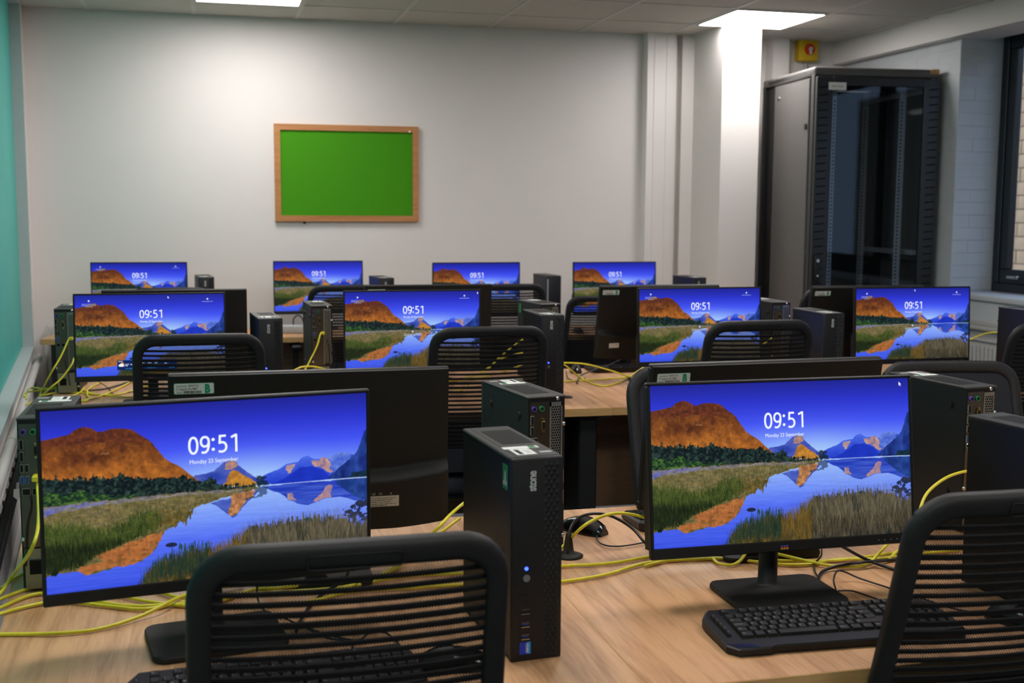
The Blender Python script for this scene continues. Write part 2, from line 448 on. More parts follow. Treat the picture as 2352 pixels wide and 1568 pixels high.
for j in range(0, 16):
    y = TY0 - j * TP
    if y < Y_FRONT: continue
    part('grid_bar', MB().box((xw(y), y - 0.012, Z_CEIL + 0.0005), (X_BEAM, y + 0.012, Z_CEIL + 0.006)).mesh('grid_bar', M['grid']), ceil)
frame_me = MB()
for lo, hi in (((0.01, 0.01, -0.006), (TP - 0.01, 0.022, 0.01)), ((0.01, TP - 0.022, -0.006), (TP - 0.01, TP - 0.01, 0.01)), ((0.01, 0.022, -0.006), (0.022, TP - 0.022, 0.01)), ((TP - 0.022, 0.022, -0.006), (TP - 0.01, TP - 0.022, 0.01))):
    frame_me.box(lo, hi)
frame_me = frame_me.mesh('light_frame', M['grid'])
diff_me = MB().box((0.02, 0.02, -0.004), (TP - 0.02, TP - 0.02, 0.004)).mesh('light_diffuser', M['led_panel'])
for k, (i, j) in enumerate(LIGHT_TILES):
    lab = {0: 'square LED ceiling panel above the left of the back wall', 1: 'square LED ceiling panel right in front of the white pillar'}.get(k, 'square LED ceiling panel above the desks, beyond the top of the photo')
    t = thing('ceiling_light', lab, 'ceiling light', (TX0 + i * TP, TY0 - (j + 1) * TP, Z_CEIL), 0, 'LED panels in the ceiling')
    part('light_frame', frame_me, t); part('diffuser', diff_me, t)

# ------------------------------------------------------------------ left wall: teal glass in a pale grey frame, trunking below
t = thing('wall_panel', 'tall teal glass panel in a pale grey frame on the left wall', 'panel')
mb = MB(); wall_box(mb, -1.2, 7.19, -0.07, -0.058, 0.66, 2.60); part('panel_glass', mb.mesh('panel_glass', M['teal']), t)
mb = MB(); wall_box(mb, -1.2, 7.21, -0.073, 0.004, 0.62, 0.655); part('bottom_rail', mb.mesh('bottom_rail', M['jamb']), t)
mb = MB(); wall_box(mb, 7.19, 7.215, -0.073, 0.002, 0.655, 2.615); part('side_rail', mb.mesh('side_rail', M['jamb']), t)
mb = MB(); wall_box(mb, -1.2, 7.19, -0.073, 0.002, 2.6, 2.615); part('top_rail', mb.mesh('top_rail', M['jamb']), t)
t = thing('pipe_trunking', 'white rounded pipe trunking running along the left wall under the teal panel', 'trunking')
part('pipe', MB().cyl(LW(-1.2, 0.024, 0.585), LW(7.25, 0.024, 0.585), 0.019, n=16).mesh('pipe', M['trunk']), t)
for yy in (3.6, 4.6, 5.6, 6.6):
    mb = MB(); mb.cyl(LW(yy - 0.012, 0.024, 0.585), LW(yy + 0.012, 0.024, 0.585), 0.0205, n=16); part('clip', mb.mesh('clip', M['conduit']), t)
t = thing('cable_tray', 'black cable tray with white cable tags along the left wall', 'cable tray')
mb = MB(); wall_box(mb, 1.5, 5.6, 0.0, 0.012, 0.40, 0.545); wall_box(mb, 1.5, 5.6, 0.012, 0.045, 0.40, 0.406); wall_box(mb, 1.5, 5.6, 0.041, 0.045, 0.406, 0.435)
part('tray', mb.mesh('tray', M['steel_black']), t)
mb = MB(); wall_box(mb, 1.5, 5.6, 0.012, 0.034, 0.505, 0.535); part('socket_strip', mb.mesh('socket_strip', M['trunk']), t)
clip_bm = MB().rbox((-0.008, -0.008, -0.008), (0.008, 0.008, 0.008), 0.003, 1).mesh('strip_button', M['black'])
for k in range(22):
    part('strip_button', clip_bm, t, LW(1.7 + k * 0.17, 0.035, 0.52))
tag_me = MB().prism([(-0.009, 0), (0.009, 0), (0.013, -0.03), (0.002, -0.04), (-0.012, -0.026)], -0.001, 0.001, 0, Matrix.Rotation(R(90), 4, 'X') ).mesh('cable_tag', M['white'])
for k in range(6):
    o = part('cable_tag', tag_me, t, LW(4.3 + k * 0.15, 0.053, 0.475 - 0.01 * (k % 3)), (0, 0, R(20 + 13 * k)))
for k, (x, y, rr) in enumerate(((-0.985, 7.40, 0.011), (-0.945, 7.405, 0.010), (-0.915, 7.412, 0.008))):
    single('flexible_conduit', MB().tube([(x + 0.06 * k, y, 0.74 - 0.03 * k), (x + 0.005, y, 0.75), (x - 0.015, y - 0.01, 0.66), (x - 0.012, y - 0.01, 0.40), (x, y, 0.02)], rr, 10).mesh('flexible_conduit', M['white_cable']),
           ['thick white flexible conduit in the far left corner, nearest the left wall', 'white flexible conduit in the far left corner, middle of the three', 'thin white flexible conduit in the far left corner, nearest the desk'][k], 'conduit', group='white conduits in the far left corner')

# ------------------------------------------------------------------ noticeboard
t = thing('noticeboard', 'green felt noticeboard in an oak frame on the back wall', 'noticeboard', (0.822, Y_BACK, 1.684))
W2, H2, FW = 0.452, 0.301, 0.037
part('felt_panel', MB().box((-W2 + FW - 0.004, -0.014, -H2 + FW - 0.004), (W2 - FW + 0.004, -0.002, H2 - FW + 0.004)).mesh('felt_panel', M['felt']), t)
def mitre(pts, name, m):
    mb = MB()
    n = len(pts)
    vs = [(x, -0.026, z) for x, z in pts] + [(x, -0.001, z) for x, z in pts]
    mb.add(vs, [tuple(range(n)), tuple(range(n, 2 * n))[::-1]] + [(i, n + i, n + (i + 1) % n, (i + 1) % n) for i in range(n)])
    return part('frame_rail', mb.mesh(name, m), t)
a, b, c_, d = W2, H2, W2 - FW, H2 - FW
mitre([(-a, -b), (a, -b), (c_, -d), (-c_, -d)], 'frame_bottom', M['frame_wood'])
mitre([(-c_, d), (c_, d), (a, b), (-a, b)], 'frame_top', M['frame_wood'])
mitre([(-a, -b), (-c_, -d), (-c_, d), (-a, b)], 'frame_left', M['frame_wood'])
mitre([(c_, -d), (a, -b), (a, b), (c_, d)], 'frame_right', M['frame_wood'])
part('corner_screw', MB().cyl((0.395, -0.0275, 0.268), (0.395, -0.0255, 0.268), 0.006, n=10).mesh('corner_screw', M['chrome']), t)
single('wall_hook', MB().cyl((0, 0, 0), (0, -0.012, 0), 0.006, n=10).cyl((0, -0.012, 0), (0, -0.014, 0.002), 0.009, n=10).mesh('wall_hook', M['steel_black']), 'small dark hook on the back wall just under the noticeboard', 'hook', (0.55, Y_BACK, 1.374))

# ------------------------------------------------------------------ isolator switch above the rack
t = thing('isolator_switch', 'yellow isolator switch box with a red rotary knob above the rack', 'switch', (3.975, Y_BACK, 2.565))
part('switch_box', MB().rbox((-0.072, -0.075, -0.078), (0.072, -0.001, 0.078), 0.008).mesh('switch_box', M['switch_yellow']), t)
part('red_knob', MB().cyl((0.004, -0.076, 0.0), (0.004, -0.086, 0.0), 0.039, 0.036, n=28).mesh('red_knob', M['switch_red']), t)
part('key_lever', MB().rbox((-0.004, -0.1, -0.034), (0.012, -0.087, 0.004), 0.003).cyl((0.004, -0.088, 0.002), (0.004, -0.1, 0.002), 0.013, n=16).mesh('key_lever', M['white']), t)
single('conduit_pipe', MB().cyl((0, 0, 0.3), (0, 0, 2.484), 0.011, n=14).mesh('conduit_pipe', M['conduit']), 'thin grey conduit running down from the yellow isolator switch', 'conduit', (3.985, Y_BACK - 0.018, 0))

# ------------------------------------------------------------------ window on the right, radiator and trunking under it
win = struct('window_1')
X0, X1 = 4.565, 4.63
mb = MB()
for lo, hi in (((X0, 1.6, 0.988), (X1, 6.10, 1.04)), ((X0, 1.6, 2.50), (X1, 6.10, 2.56)), ((X0, 6.045, 1.04), (X1, 6.10, 2.50)), ((X0, 1.6, 1.04), (X1, 1.655, 2.50)), ((X0, 4.57, 1.04), (X1, 4.63, 2.50)), ((X0, 3.07, 1.04), (X1, 3.13, 2.50))):
    mb.rbox(lo, hi, 0.004, 1)
part('window_frame', mb.mesh('window_frame', M['win_dark']), win)
for (ya, yb) in ((4.63, 6.045), (3.13, 4.57), (1.655, 3.07)):
    mb = MB(); xa, xb = 4.575, 4.62
    for lo, hi in (((xa, ya, 1.04), (xb, yb, 1.125)), ((xa, ya, 2.42), (xb, yb, 2.50)), ((xa, ya, 1.125), (xb, ya + 0.07, 2.42)), ((xa, yb - 0.07, 1.125), (xb, yb, 2.42))):
        mb.rbox(lo, hi, 0.006, 1)
    s = part('sash', mb.mesh('sash', M['win_dark']), win)
    part('pane', MB().box((4.594, ya + 0.07, 1.125), (4.6, yb - 0.07, 2.42)).mesh('pane', M['glass']), s)
    part('window_handle', MB().rbox((4.545, yb - 0.2, 1.07), (4.575, yb - 0.1, 1.09), 0.005).mesh('window_handle', M['chrome']), s)
wo = struct('wall_outside', MB().box((8.6, -6, -1.5), (8.9, 14, 3.3)).mesh('wall_outside', M['mortar_out']))
blocks = [MB().rbox((8.6 - d, 0.006, 0.005), (8.62, 0.434, 0.145), 0.006, 1).mesh('brick', M['brick_out']) for d in (0.010, 0.016, 0.022)]
far_blocks = MB()
for k in range(30):
    for j in range(40):
        y, z = -3.0 + 0.44 * j - (0.22 if k % 2 else 0), -1.2 + 0.15 * k
        if z < 0.45 or not 7.0 < y < 12.2: far_blocks.rbox((8.586, y + 0.006, z + 0.005), (8.62, y + 0.434, z + 0.145), 0.006, 1)
        else: part('brick', blocks[(k * 7 + j * 5 + k * j) % 3], wo, (0, y, z))
part('bricks', far_blocks.mesh('bricks', M['brick_out']), wo)['kind'] = 'stuff'
struct('ground_outside', MB().box((4.95, -6, -1.6), (8.6, 14, -1.5)).mesh('ground_outside', M['floor']))
single('dado_trunking', MB().rbox((X_RIGHT - 0.045, 1.6, 0.79), (X_RIGHT - 0.001, 6.15, 0.815), 0.006).rbox((X_RIGHT - 0.03, 1.6, 0.815), (X_RIGHT - 0.001, 6.15, 0.84), 0.004).mesh('dado_trunking', M['conduit']), 'grey dado trunking under the windowsill on the right wall', 'trunking')
t = thing('radiator', 'pale ribbed radiator under the windowsill on the right', 'radiator', (X_RIGHT - 0.1, 5.45, 0.12))
mb = MB(); mb.rbox((0.02, -0.75, 0), (0.075, 0.75, 0.62), 0.006)
part('body', mb.mesh('radiator_body', M['radiator']), t)
mb = MB()
for k in range(42):
    y = -0.73 + k * 0.0355
    mb.rbox((0.004, y - 0.011, 0.03), (0.022, y + 0.011, 0.59), 0.005, 1)
part('ribs', mb.mesh('radiator_ribs', M['radiator']), t)['kind'] = 'stuff'
part('top_grille', MB().box((0.0, -0.75, 0.62), (0.078, 0.75, 0.635)).mesh('top_grille', M['radiator']), t)

# ------------------------------------------------------------------ server rack
RW, RD, RH = 0.793, 0.80, 2.31
t = thing('server_rack', 'tall black server rack with a glass door standing beside the white pillar', 'server rack', (3.842, 6.285, 0), R(-4.5))
t.location = (3.8405 + 0.5 * RD * math.sin(R(4.5)), 6.2707 + 0.5 * RD * math.cos(R(4.5)), 0)
hw, hd = RW / 2, RD / 2
mb = MB()
for sx in (-1, 1):
    for sy in (-1, 1):
        mb.rbox((min(sx * hw, sx * (hw - 0.045)), min(sy * hd, sy * (hd - 0.05)), 0.06), (max(sx * hw, sx * (hw - 0.045)), max(sy * hd, sy * (hd - 0.05)), RH - 0.04), 0.005, 1)
mb.rbox((-hw, -hd, 0.02), (hw, hd, 0.09), 0.004, 1)
part('rack_frame', mb.mesh('rack_frame', M['rack']), t)
mb = MB().rbox((-hw, -hd, RH - 0.055), (hw, hd, RH), 0.012)
lid = part('top_cover', mb.mesh('rack_top_cover', M['rack_side']), t)
part('corner_cap', MB().rbox((hw - 0.055, -hd - 0.004, RH - 0.028), (hw + 0.002, -hd + 0.05, RH + 0.002), 0.004).mesh('corner_cap', M['edge']), lid, label='tan corner cap')
part('top_slot', MB().box((-hw - 0.001, -hd + 0.12, RH - 0.04), (-hw + 0.002, hd - 0.1, RH - 0.018)).mesh('top_slot', M['rack']), lid)
for sx in (-1, 1):
    mb = MB().rbox((min(sx * (hw - 0.002), sx * (hw - 0.014)), -hd + 0.075, 0.1), (max(sx * (hw - 0.002), sx * (hw - 0.014)), 0.20, RH - 0.06), 0.004, 1)
    sp = part('side_panel', mb.mesh('rack_side_panel', M['rack_side']), t, label='grey side panel')
    x = sx * (hw + 0.0)
    part('panel_lock', MB().cyl((x - 0.006 * sx, 0.13, RH - 0.14), (x + 0.004 * sx, 0.13, RH - 0.14), 0.012, n=14).mesh('panel_lock', M['chrome']), sp)
    part('panel_latch', MB().rbox((min(x, x + 0.006 * sx), -hd + 0.09, RH - 0.36), (max(x, x + 0.006 * sx), -hd + 0.12, RH - 0.325), 0.002, 1).mesh('panel_latch', M['black']), sp)
for sx in (-1, 1):
    part('rear_side_panel', MB().box((min(sx * (hw - 0.016), sx * (hw - 0.026)), 0.20, 0.1), (max(sx * (hw - 0.016), sx * (hw - 0.026)), hd - 0.05, RH - 0.06)).mesh('rear_side_panel', M['rack']), t)
part('back_panel', MB().box((-hw + 0.045, hd - 0.02, 0.1), (hw - 0.045, hd - 0.01, RH - 0.06)).mesh('rack_back_panel', M['rack']), t)
mb = MB()
FX = 0.105
mb.rbox((-hw + 0.004, -hd - 0.03, 0.08), (-hw + FX, -hd - 0.004, RH - 0.06), 0.004, 1); mb.rbox((hw - FX, -hd - 0.03, 0.08), (hw - 0.004, -hd - 0.004, RH - 0.06), 0.004, 1)
mb.rbox((-hw + FX, -hd - 0.03, RH - 0.11), (hw - FX, -hd - 0.004, RH - 0.06), 0.004, 1); mb.rbox((-hw + FX, -hd - 0.03, 0.08), (hw - FX, -hd - 0.004, 0.14), 0.004, 1)
door = part('door', mb.mesh('rack_door', M['rack']), t)
part('door_glass', MB().box((-hw + FX - 0.01, -hd - 0.02, 0.13), (hw - FX + 0.01, -hd - 0.015, RH - 0.10)).mesh('door_glass', M['rack_glass']), door, label='dark glass')
mb = MB()
for sx in (-1, 1):
    for k in range(46):
        z = 0.18 + k * 0.0445
        x0 = sx * (hw - 0.045)
        mb.add([(x0 - 0.03, -hd - 0.0305, z), (x0 + 0.03, -hd - 0.0305, z + 0.006), (x0 + 0.03, -hd - 0.0335, z + 0.012), (x0 - 0.03, -hd - 0.0335, z + 0.006)], [(0, 1, 2, 3), (3, 2, 1, 0)])
part('vent_louvre', mb.mesh('vent_louvre', M['hole']), door)['kind'] = 'stuff'
part('door_handle', MB().rbox((-hw + 0.02, -hd - 0.045, 1.04), (-hw + 0.055, -hd - 0.03, 1.2), 0.005).cyl((-hw + 0.037, -hd - 0.045, 1.17), (-hw + 0.037, -hd - 0.052, 1.17), 0.01, n=12, slot=1).cyl((-hw + 0.037, -hd - 0.045, 1.08), (-hw + 0.037, -hd - 0.052, 1.08), 0.007, n=12, slot=1).mesh('rack_door_handle', [M['black'], M['chrome']]), door)
mb = MB().box((0.075, -0.0325 - hd, -0.022), (0.185, -hd - 0.0305, 0.022)); smudge(mb, T(0.13, -hd - 0.033, -0.006) @ FACE_FRONT, -0.034, 0, 0.068, 0.016, 1, 3)
part('door_label', mb.mesh('rack_door_label', [M['white'], M['greyink']]), door, (-hw, 0, RH - 0.115))
for sx in (-1, 1):
    for y0, xr in ((-hd + 0.1, 0.205), (hd - 0.16, 0.235)):
        mb = MB().box((min(sx * xr, sx * (xr + 0.04)), y0, 0.12), (max(sx * xr, sx * (xr + 0.04)), y0 + 0.012, RH - 0.08))
        for k in range(90):
            mb.box((sx * (xr + 0.013) - 0.005, y0 - 0.0008, 0.14 + k * 0.0222), (sx * (xr + 0.013) + 0.005, y0 + 0.001, 0.15 + k * 0.0222), 1)
        part('mounting_rail', mb.mesh('mounting_rail', [M['rack_rail'], M['hole']]), t)
for sx in (-1, 1):
    for z in (RH - 0.14, 1.2, 0.2):
        part('cross_rail', MB().box((min(sx * 0.30, sx * 0.335), -hd + 0.06, z), (max(sx * 0.30, sx * 0.335), hd - 0.06, z + 0.03)).mesh('cross_rail', M['rack_rail']), t)

# ================================================================== WALLPAPER FOR THE SCREENS (painted in code)
def wallpaper():
    Wd, Hd = 1024, 576
    rng = np.random.RandomState(3)
    v, u = np.mgrid[0:Hd, 0:Wd]
    u = (u + 0.5) / Wd; v = (v + 0.5) / Hd
    def noise(fx, fy, octv=4, seed=0):
        rg = np.random.RandomState(seed); out = np.zeros((Hd, Wd)); amp = 1.0; tot = 0
        for o in range(octv):
            gx, gy = int(fx * 2 ** o) + 2, int(fy * 2 ** o) + 2
            g = rg.rand(gy + 1, gx + 1)
            X = u * (gx - 1); Y = v * (gy - 1)
            xi = X.astype(int); yi = Y.astype(int); xf = X - xi; yf = Y - yi
            xf = xf * xf * (3 - 2 * xf); yf = yf * yf * (3 - 2 * yf)
            a = g[yi, xi] * (1 - xf) + g[yi, xi + 1] * xf; b = g[yi + 1, xi] * (1 - xf) + g[yi + 1, xi + 1] * xf
            out += amp * (a * (1 - yf) + b * yf); tot += amp; amp *= 0.55
        return out / tot
    def pt(x, y):        # sketch units -> 0..1 of the picture
        vv = (y - 90) / 1290.0
        for _ in range(3):
            xl = 55 + 37 * vv; xr = 2122 + 46 * vv
            uu = (x - xl) / (xr - xl)
            yt = 112 - 44 * uu; yb = 1440 - 112 * uu
            vv = (y - yt) / (yb - yt)
        return uu, vv
    def inside(pts, wob=0.0, seed=1, fr=40, spike=0.0):
        q = [pt(*p) for p in pts]
        uu, vv = u, v
        if wob:
            uu = u + wob * (noise(fr, fr, 3, seed) - 0.5); vv = v + wob * 1.6 * (noise(fr, fr, 3, seed + 50) - 0.5)
        if spike: vv = vv + spike * (noise(300, 5, 2, seed + 7) - 0.42) + 0.4 * spike * (noise(120, 8, 2, seed + 9) - 0.5)
        res = np.zeros((Hd, Wd), bool); n = len(q)
        for i in range(n):
            x0, y0 = q[i]; x1, y1 = q[(i + 1) % n]
            if y0 == y1: continue
            c = ((y0 > vv) != (y1 > vv)) & (uu < (x1 - x0) * (vv - y0) / (y1 - y0) + x0)
            res ^= c
        return res
    def col(r, g, b): return np.array([r, g, b], float)
    img = np.zeros((Hd, Wd, 3))
    def grad(stops):
        xs = [s[0] for s in stops]; out = np.stack([np.interp(v, xs, [s[1][k] for s in stops]) for k in range(3)], -1); return out
    sky_l = grad([(0, (30, 36, 150)), (0.12, (42, 52, 205)), (0.26, (66, 84, 246)), (0.38, (112, 142, 255)), (0.47, (160, 200, 255)), (1, (160, 200, 255))])
    img[:] = sky_l
    glow = np.exp(-((u - 0.6) / 0.22) ** 2 - ((v - 0.46) / 0.14) ** 2)[..., None]
    img = img * (1 - 0.55 * glow) + 0.55 * glow * col(188, 222, 255)
    n1, n2, n3 = noise(30, 20, 5, 11), noise(90, 60, 4, 12), noise(12, 8, 4, 13)
    def paint(mask, c, k=None):
        global_a = 1.0 if k is None else k
        img[mask] = (img * (1 - global_a) + np.broadcast_to(c, img.shape) * global_a)[mask]
    def tex(c0, c1, t): t = np.clip(t, 0, 1)[..., None]; return col(*c0) * (1 - t) + col(*c1) * t
    # far snowy peaks, right ranges
    paint(inside([(1640, 720), (1700, 600), (1850, 545), (1880, 540), (1930, 515), (1985, 503), (2040, 528), (2080, 560), (2140, 720)], 0.006, 2), tex((46, 74, 200), (150, 178, 238), n1 * 1.6 - 0.45 + (0.42 - v) * 4))
    paint(inside([(1400, 720), (1430, 655), (1500, 625), (1550, 600), (1590, 575), (1650, 566), (1668, 560), (1690, 530), (1730, 522), (1765, 545), (1800, 548), (1850, 538), (1890, 570), (1885, 610), (1915, 640), (1890, 720)], 0.005, 3), tex((34, 60, 200), (74, 106, 232), (0.50 - v) * 8 + (n1 - 0.5)))
    paint(inside([(1590, 640), (1585, 590), (1640, 570), (1640, 600), (1610, 640)], 0.012, 4), tex((150, 124, 150), (214, 170, 150), n2 * 1.4 - 0.2))
    paint(inside([(1770, 600), (1762, 555), (1800, 550), (1845, 540), (1890, 570), (1885, 615), (1912, 645), (1890, 668), (1850, 620)], 0.014, 5), tex((120, 100, 150), (216, 168, 140), n2 * 1.5 - 0.2))
    paint(inside([(1480, 722), (1560, 690), (1680, 610), (1760, 600), (1830, 625), (1890, 690), (1880, 722)], 0.004, 6), tex((22, 44, 176), (34, 62, 206), n1))
    # dark slope at the right edge
    paint(inside([(1870, 720), (1890, 680), (1960, 610), (2058, 528), (2085, 470), (2118, 352), (2200, 300), (2200, 720)], 0.005, 7), tex((16, 34, 104), (48, 78, 168), noise(60, 14, 4, 21) * 1.7 - 0.5 + (u - 0.95)))
    paint(inside([(2010, 722), (2030, 680), (2090, 665), (2200, 650), (2200, 722)], 0.02, 8), tex((12, 30, 56), (28, 62, 70), n2))
    # middle peak
    paint(inside([(980, 720), (985, 625), (1060, 618), (1110, 602), (1150, 562), (1185, 533), (1215, 524), (1250, 530), (1270, 565), (1295, 592), (1350, 638), (1395, 672), (1410, 720)], 0.005, 9), tex((44, 66, 170), (88, 104, 196), n1 * 1.6 - 0.3))
    paint(inside([(1160, 722), (1190, 680), (1215, 612), (1245, 590), (1290, 630), (1330, 655), (1392, 700), (1390, 722)], 0.010, 10), tex((150, 96, 44), (226, 160, 56), n2 * 1.3 - 0.15))
    paint(inside([(1185, 590), (1190, 540), (1215, 526), (1250, 531), (1268, 570), (1230, 600)], 0.010, 11), tex((120, 100, 130), (204, 150, 120), n2 * 1.4 - 0.2))
    # the big orange mountain
    mnt = inside([(0, 345), (62, 322), (150, 300), (225, 284), (258, 250), (300, 235), (340, 240), (385, 270), (425, 272), (470, 256), (520, 255), (600, 268), (660, 320), (718, 368), (745, 410), (770, 445), (800, 490), (840, 522), (880, 543), (915, 575), (950, 610), (1000, 655), (1030, 690), (1000, 760), (0, 760)], 0.004, 12)
    depth = np.clip((v - 0.13 - 0.10 * np.clip((u - 0.2) / 0.25, 0, 1)) / 0.26, 0, 1)
    gul = noise(26, 9, 5, 81); ridge = 1 - np.abs(2 * noise(34, 16, 4, 82) - 1) * 1.6; fine = noise(150, 100, 3, 83)
    tone = 0.22 + 0.62 * depth ** 1.3 + 0.75 * (gul - 0.5) + 0.22 * (ridge - 0.5) + 0.30 * (fine - 0.5) - 0.30 * np.exp(-((u - 0.13) / 0.06) ** 2 - ((v - 0.27) / 0.045) ** 2)
    paint(mnt, tex((74, 36, 22), (206, 124, 46), tone))
    img[mnt] *= (0.82 + 0.36 * noise(70, 40, 4, 84))[mnt][:, None]
    paint(mnt & (v < 0.19 + 0.03 * (n1 - .5)), tex((70, 36, 28), (134, 66, 36), n2 * 1.5 - 0.3))
    paint(inside([(410, 420), (470, 420), (470, 436), (410, 436)], 0.02, 13), col(222, 168, 120), 0.35)
    # forest
    paint(inside([(0, 600), (80, 590), (140, 595), (200, 610), (260, 600), (330, 610), (380, 592), (430, 608), (540, 598), (640, 612), (700, 632), (800, 640), (900, 628), (990, 645), (1030, 680), (1060, 650), (1095, 652), (1125, 690), (1165, 712), (1390, 722), (1390, 752), (900, 790), (580, 800), (300, 840), (0, 870)], 0.026, 14, 70, 0.03), tex((10, 22, 28), (54, 78, 66), noise(130, 90, 3, 85) * 2.2 - 0.75))
    paint(inside([(0, 740), (100, 705), (200, 720), (300, 690), (360, 730), (480, 745), (620, 742), (560, 770), (300, 792), (0, 820)], 0.02, 15, 60), tex((18, 44, 32), (84, 124, 50), noise(110, 80, 3, 86) * 2.2 - 0.7))
    paint(inside([(1390, 720), (1398, 668), (1380, 662), (1410, 650), (1450, 660), (1440, 690), (1466, 700), (1470, 728), (1400, 730)], 0.02, 16, 80), col(24, 40, 56), 0.85)
    # water
    lake = inside([(1380, 742), (1480, 728), (1700, 716), (1900, 708), (2250, 700), (2250, 1500), (0, 1500), (0, 800), (950, 800)], 0.0)
    wat = grad([(0.48, (150, 188, 255)), (0.56, (146, 180, 253)), (0.66, (122, 154, 253)), (0.78, (84, 112, 246)), (1, (60, 84, 230))]) + (noise(14, 160, 3, 31)[..., None] - 0.5) * 22
    paint(lake, wat)
    # reflections
    paint(inside([(1430, 735), (1480, 760), (1560, 800), (1600, 845), (1680, 880), (1735, 896), (1800, 868), (1900, 842), (2000, 850), (2080, 880), (2250, 930), (2250, 706), (1700, 720)], 0.008, 17), tex((28, 52, 178), (78, 106, 214), noise(10, 120, 3, 32) * 1.5 - 0.4 + (v - 0.5) * 1.4))
    paint(inside([(1598, 790), (1625, 792), (1660, 850), (1605, 850)], 0.012, 18), tex((120, 104, 160), (204, 160, 140), n2))
    paint(inside([(1770, 868), (1830, 815), (1880, 740), (1900, 745), (1900, 840), (1800, 865)], 0.014, 19), tex((130, 106, 160), (208, 160, 136), n2))
    paint(inside([(1920, 712), (2250, 704), (2250, 900), (2100, 870), (2000, 800), (1940, 750)], 0.008, 20), tex((22, 48, 120), (54, 92, 176), noise(40, 20, 4, 33) * 1.5 - 0.4))
    paint(inside([(1090, 842), (1160, 818), (1400, 760), (1390, 790), (1330, 850), (1285, 890), (1262, 940), (1235, 956), (1190, 920), (1140, 870)], 0.010, 21), tex((48, 70, 168), (96, 116, 210), n1 * 1.5 - 0.3))
    paint(inside([(1195, 915), (1225, 870), (1215, 780), (1395, 755), (1370, 800), (1300, 860), (1262, 938), (1235, 952)], 0.014, 22), tex((130, 84, 56), (222, 158, 100), n2 * 1.5 - 0.25))
    paint(inside([(1480, 722), (1700, 714), (1900, 706), (2250, 697), (2250, 705), (1900, 716), (1700, 722), (1480, 730)]), col(186, 208, 250), 0.75)
    paint(inside([(1380, 745), (1470, 735), (1460, 790), (1420, 805), (1300, 818), (1290, 812), (1400, 795)], 0.02, 23, 80), col(30, 48, 80), 0.6)
    # meadow bank
    bank = [(0, 820), (80, 802), (450, 772), (900, 748), (1400, 738), (1395, 752), (1300, 775), (1200, 790), (1150, 812), (1080, 835), (1000, 858), (950, 880), (945, 930), (870, 980), (800, 1030), (775, 1100), (720, 1190), (650, 1240), (500, 1272), (330, 1318), (270, 1280), (150, 1290), (0, 1330)]
    st = noise(150, 22, 4, 41)
    paint(inside(bank, 0.012, 24, 60), tex((70, 70, 42), (158, 138, 82), (0.35 * st + 0.65 * noise(50, 70, 4, 62)) * 1.5 - 0.3))
    paint(inside([(0, 830), (80, 806), (450, 776), (900, 752), (1300, 742), (1290, 760), (800, 775), (500, 800), (300, 830), (100, 850), (0, 880)], 0.014, 25, 50), tex((92, 96, 120), (160, 148, 140), noise(60, 90, 4, 63) * 1.6 - 0.3))
    paint(inside([(0, 850), (90, 812), (300, 790), (440, 778), (430, 790), (250, 812), (160, 845), (0, 900)], 0.02, 26, 50), tex((74, 84, 190), (150, 152, 216), n2))
    paint(inside([(0, 980), (90, 960), (190, 945), (300, 985), (420, 1010), (560, 960), (640, 900), (720, 880), (800, 930), (760, 1010), (640, 1060), (500, 1130), (380, 1190), (300, 1250), (120, 1290), (0, 1330)], 0.02, 27, 40, 0.05), tex((16, 28, 14), (92, 108, 42), (0.55 * st + 0.45 * n1) * 1.6 - 0.42 + 1.6 * (0.72 - v)))
    paint(inside([(262, 1280), (330, 1240), (440, 1218), (372, 1182), (480, 1130), (640, 1080), (735, 1040), (792, 1030), (772, 1100), (720, 1190), (650, 1238), (560, 1268), (450, 1270), (400, 1285), (330, 1318)], 0.012, 28, 50), tex((140, 78, 40), (212, 134, 74), (0.4 * st + 0.6 * n2) * 1.4 - 0.2))
    paint(inside([(700, 960), (760, 890), (860, 880), (950, 870), (990, 880), (940, 970), (860, 1000), (780, 1010)], 0.02, 29, 60, 0.06), tex((56, 56, 26), (146, 116, 50), (0.5 * st + 0.5 * n2) * 1.6 - 0.35))
    fleck = inside(bank, 0.012, 24, 60) & (noise(70, 110, 3, 71) > 0.60)
    paint(fleck, tex((38, 44, 22), (120, 104, 60), n2), 0.35)
    paint(inside(bank, 0.012, 24, 60) & (noise(90, 130, 3, 72) > 0.66) & (v < 0.72), col(170, 150, 120), 0.35)
    rock = ((u - pt(845, 1131)[0]) / 0.018) ** 2 + ((v - pt(845, 1131)[1]) / 0.013) ** 2 < 1
    paint(rock, col(34, 40, 70))
    # reeds, bottom right
    reed = inside([(640, 1420), (700, 1340), (760, 1290), (860, 1260), (960, 1210), (1090, 1170), (1110, 1200), (1180, 1190), (1290, 1095), (1370, 1040), (1500, 1020), (1640, 1000), (1900, 990), (2010, 1030), (2100, 1060), (2250, 1060), (2250, 1500), (640, 1500)], 0.02, 30, 120, 0.10)
    st2 = noise(260, 12, 4, 42)
    paint(reed, tex((36, 38, 34), (118, 106, 82), (0.5 * st2 + 0.5 * n1) * 2.0 - 0.62 - 0.6 * (v - 0.85)))
    paint(reed & (u < 0.60), tex((34, 38, 18), (136, 104, 46), (0.5 * st2 + 0.5 * n1) * 2.0 - 0.6))
    paint(inside([(670, 1420), (690, 1330), (730, 1290), (780, 1230), (880, 1200), (980, 1150), (1110, 1150), (1100, 1210), (960, 1230), (860, 1280), (780, 1310), (720, 1420)], 0.02, 34, 120, 0.12) & (st2 > 0.47), tex((16, 46, 40), (60, 92, 50), n2))
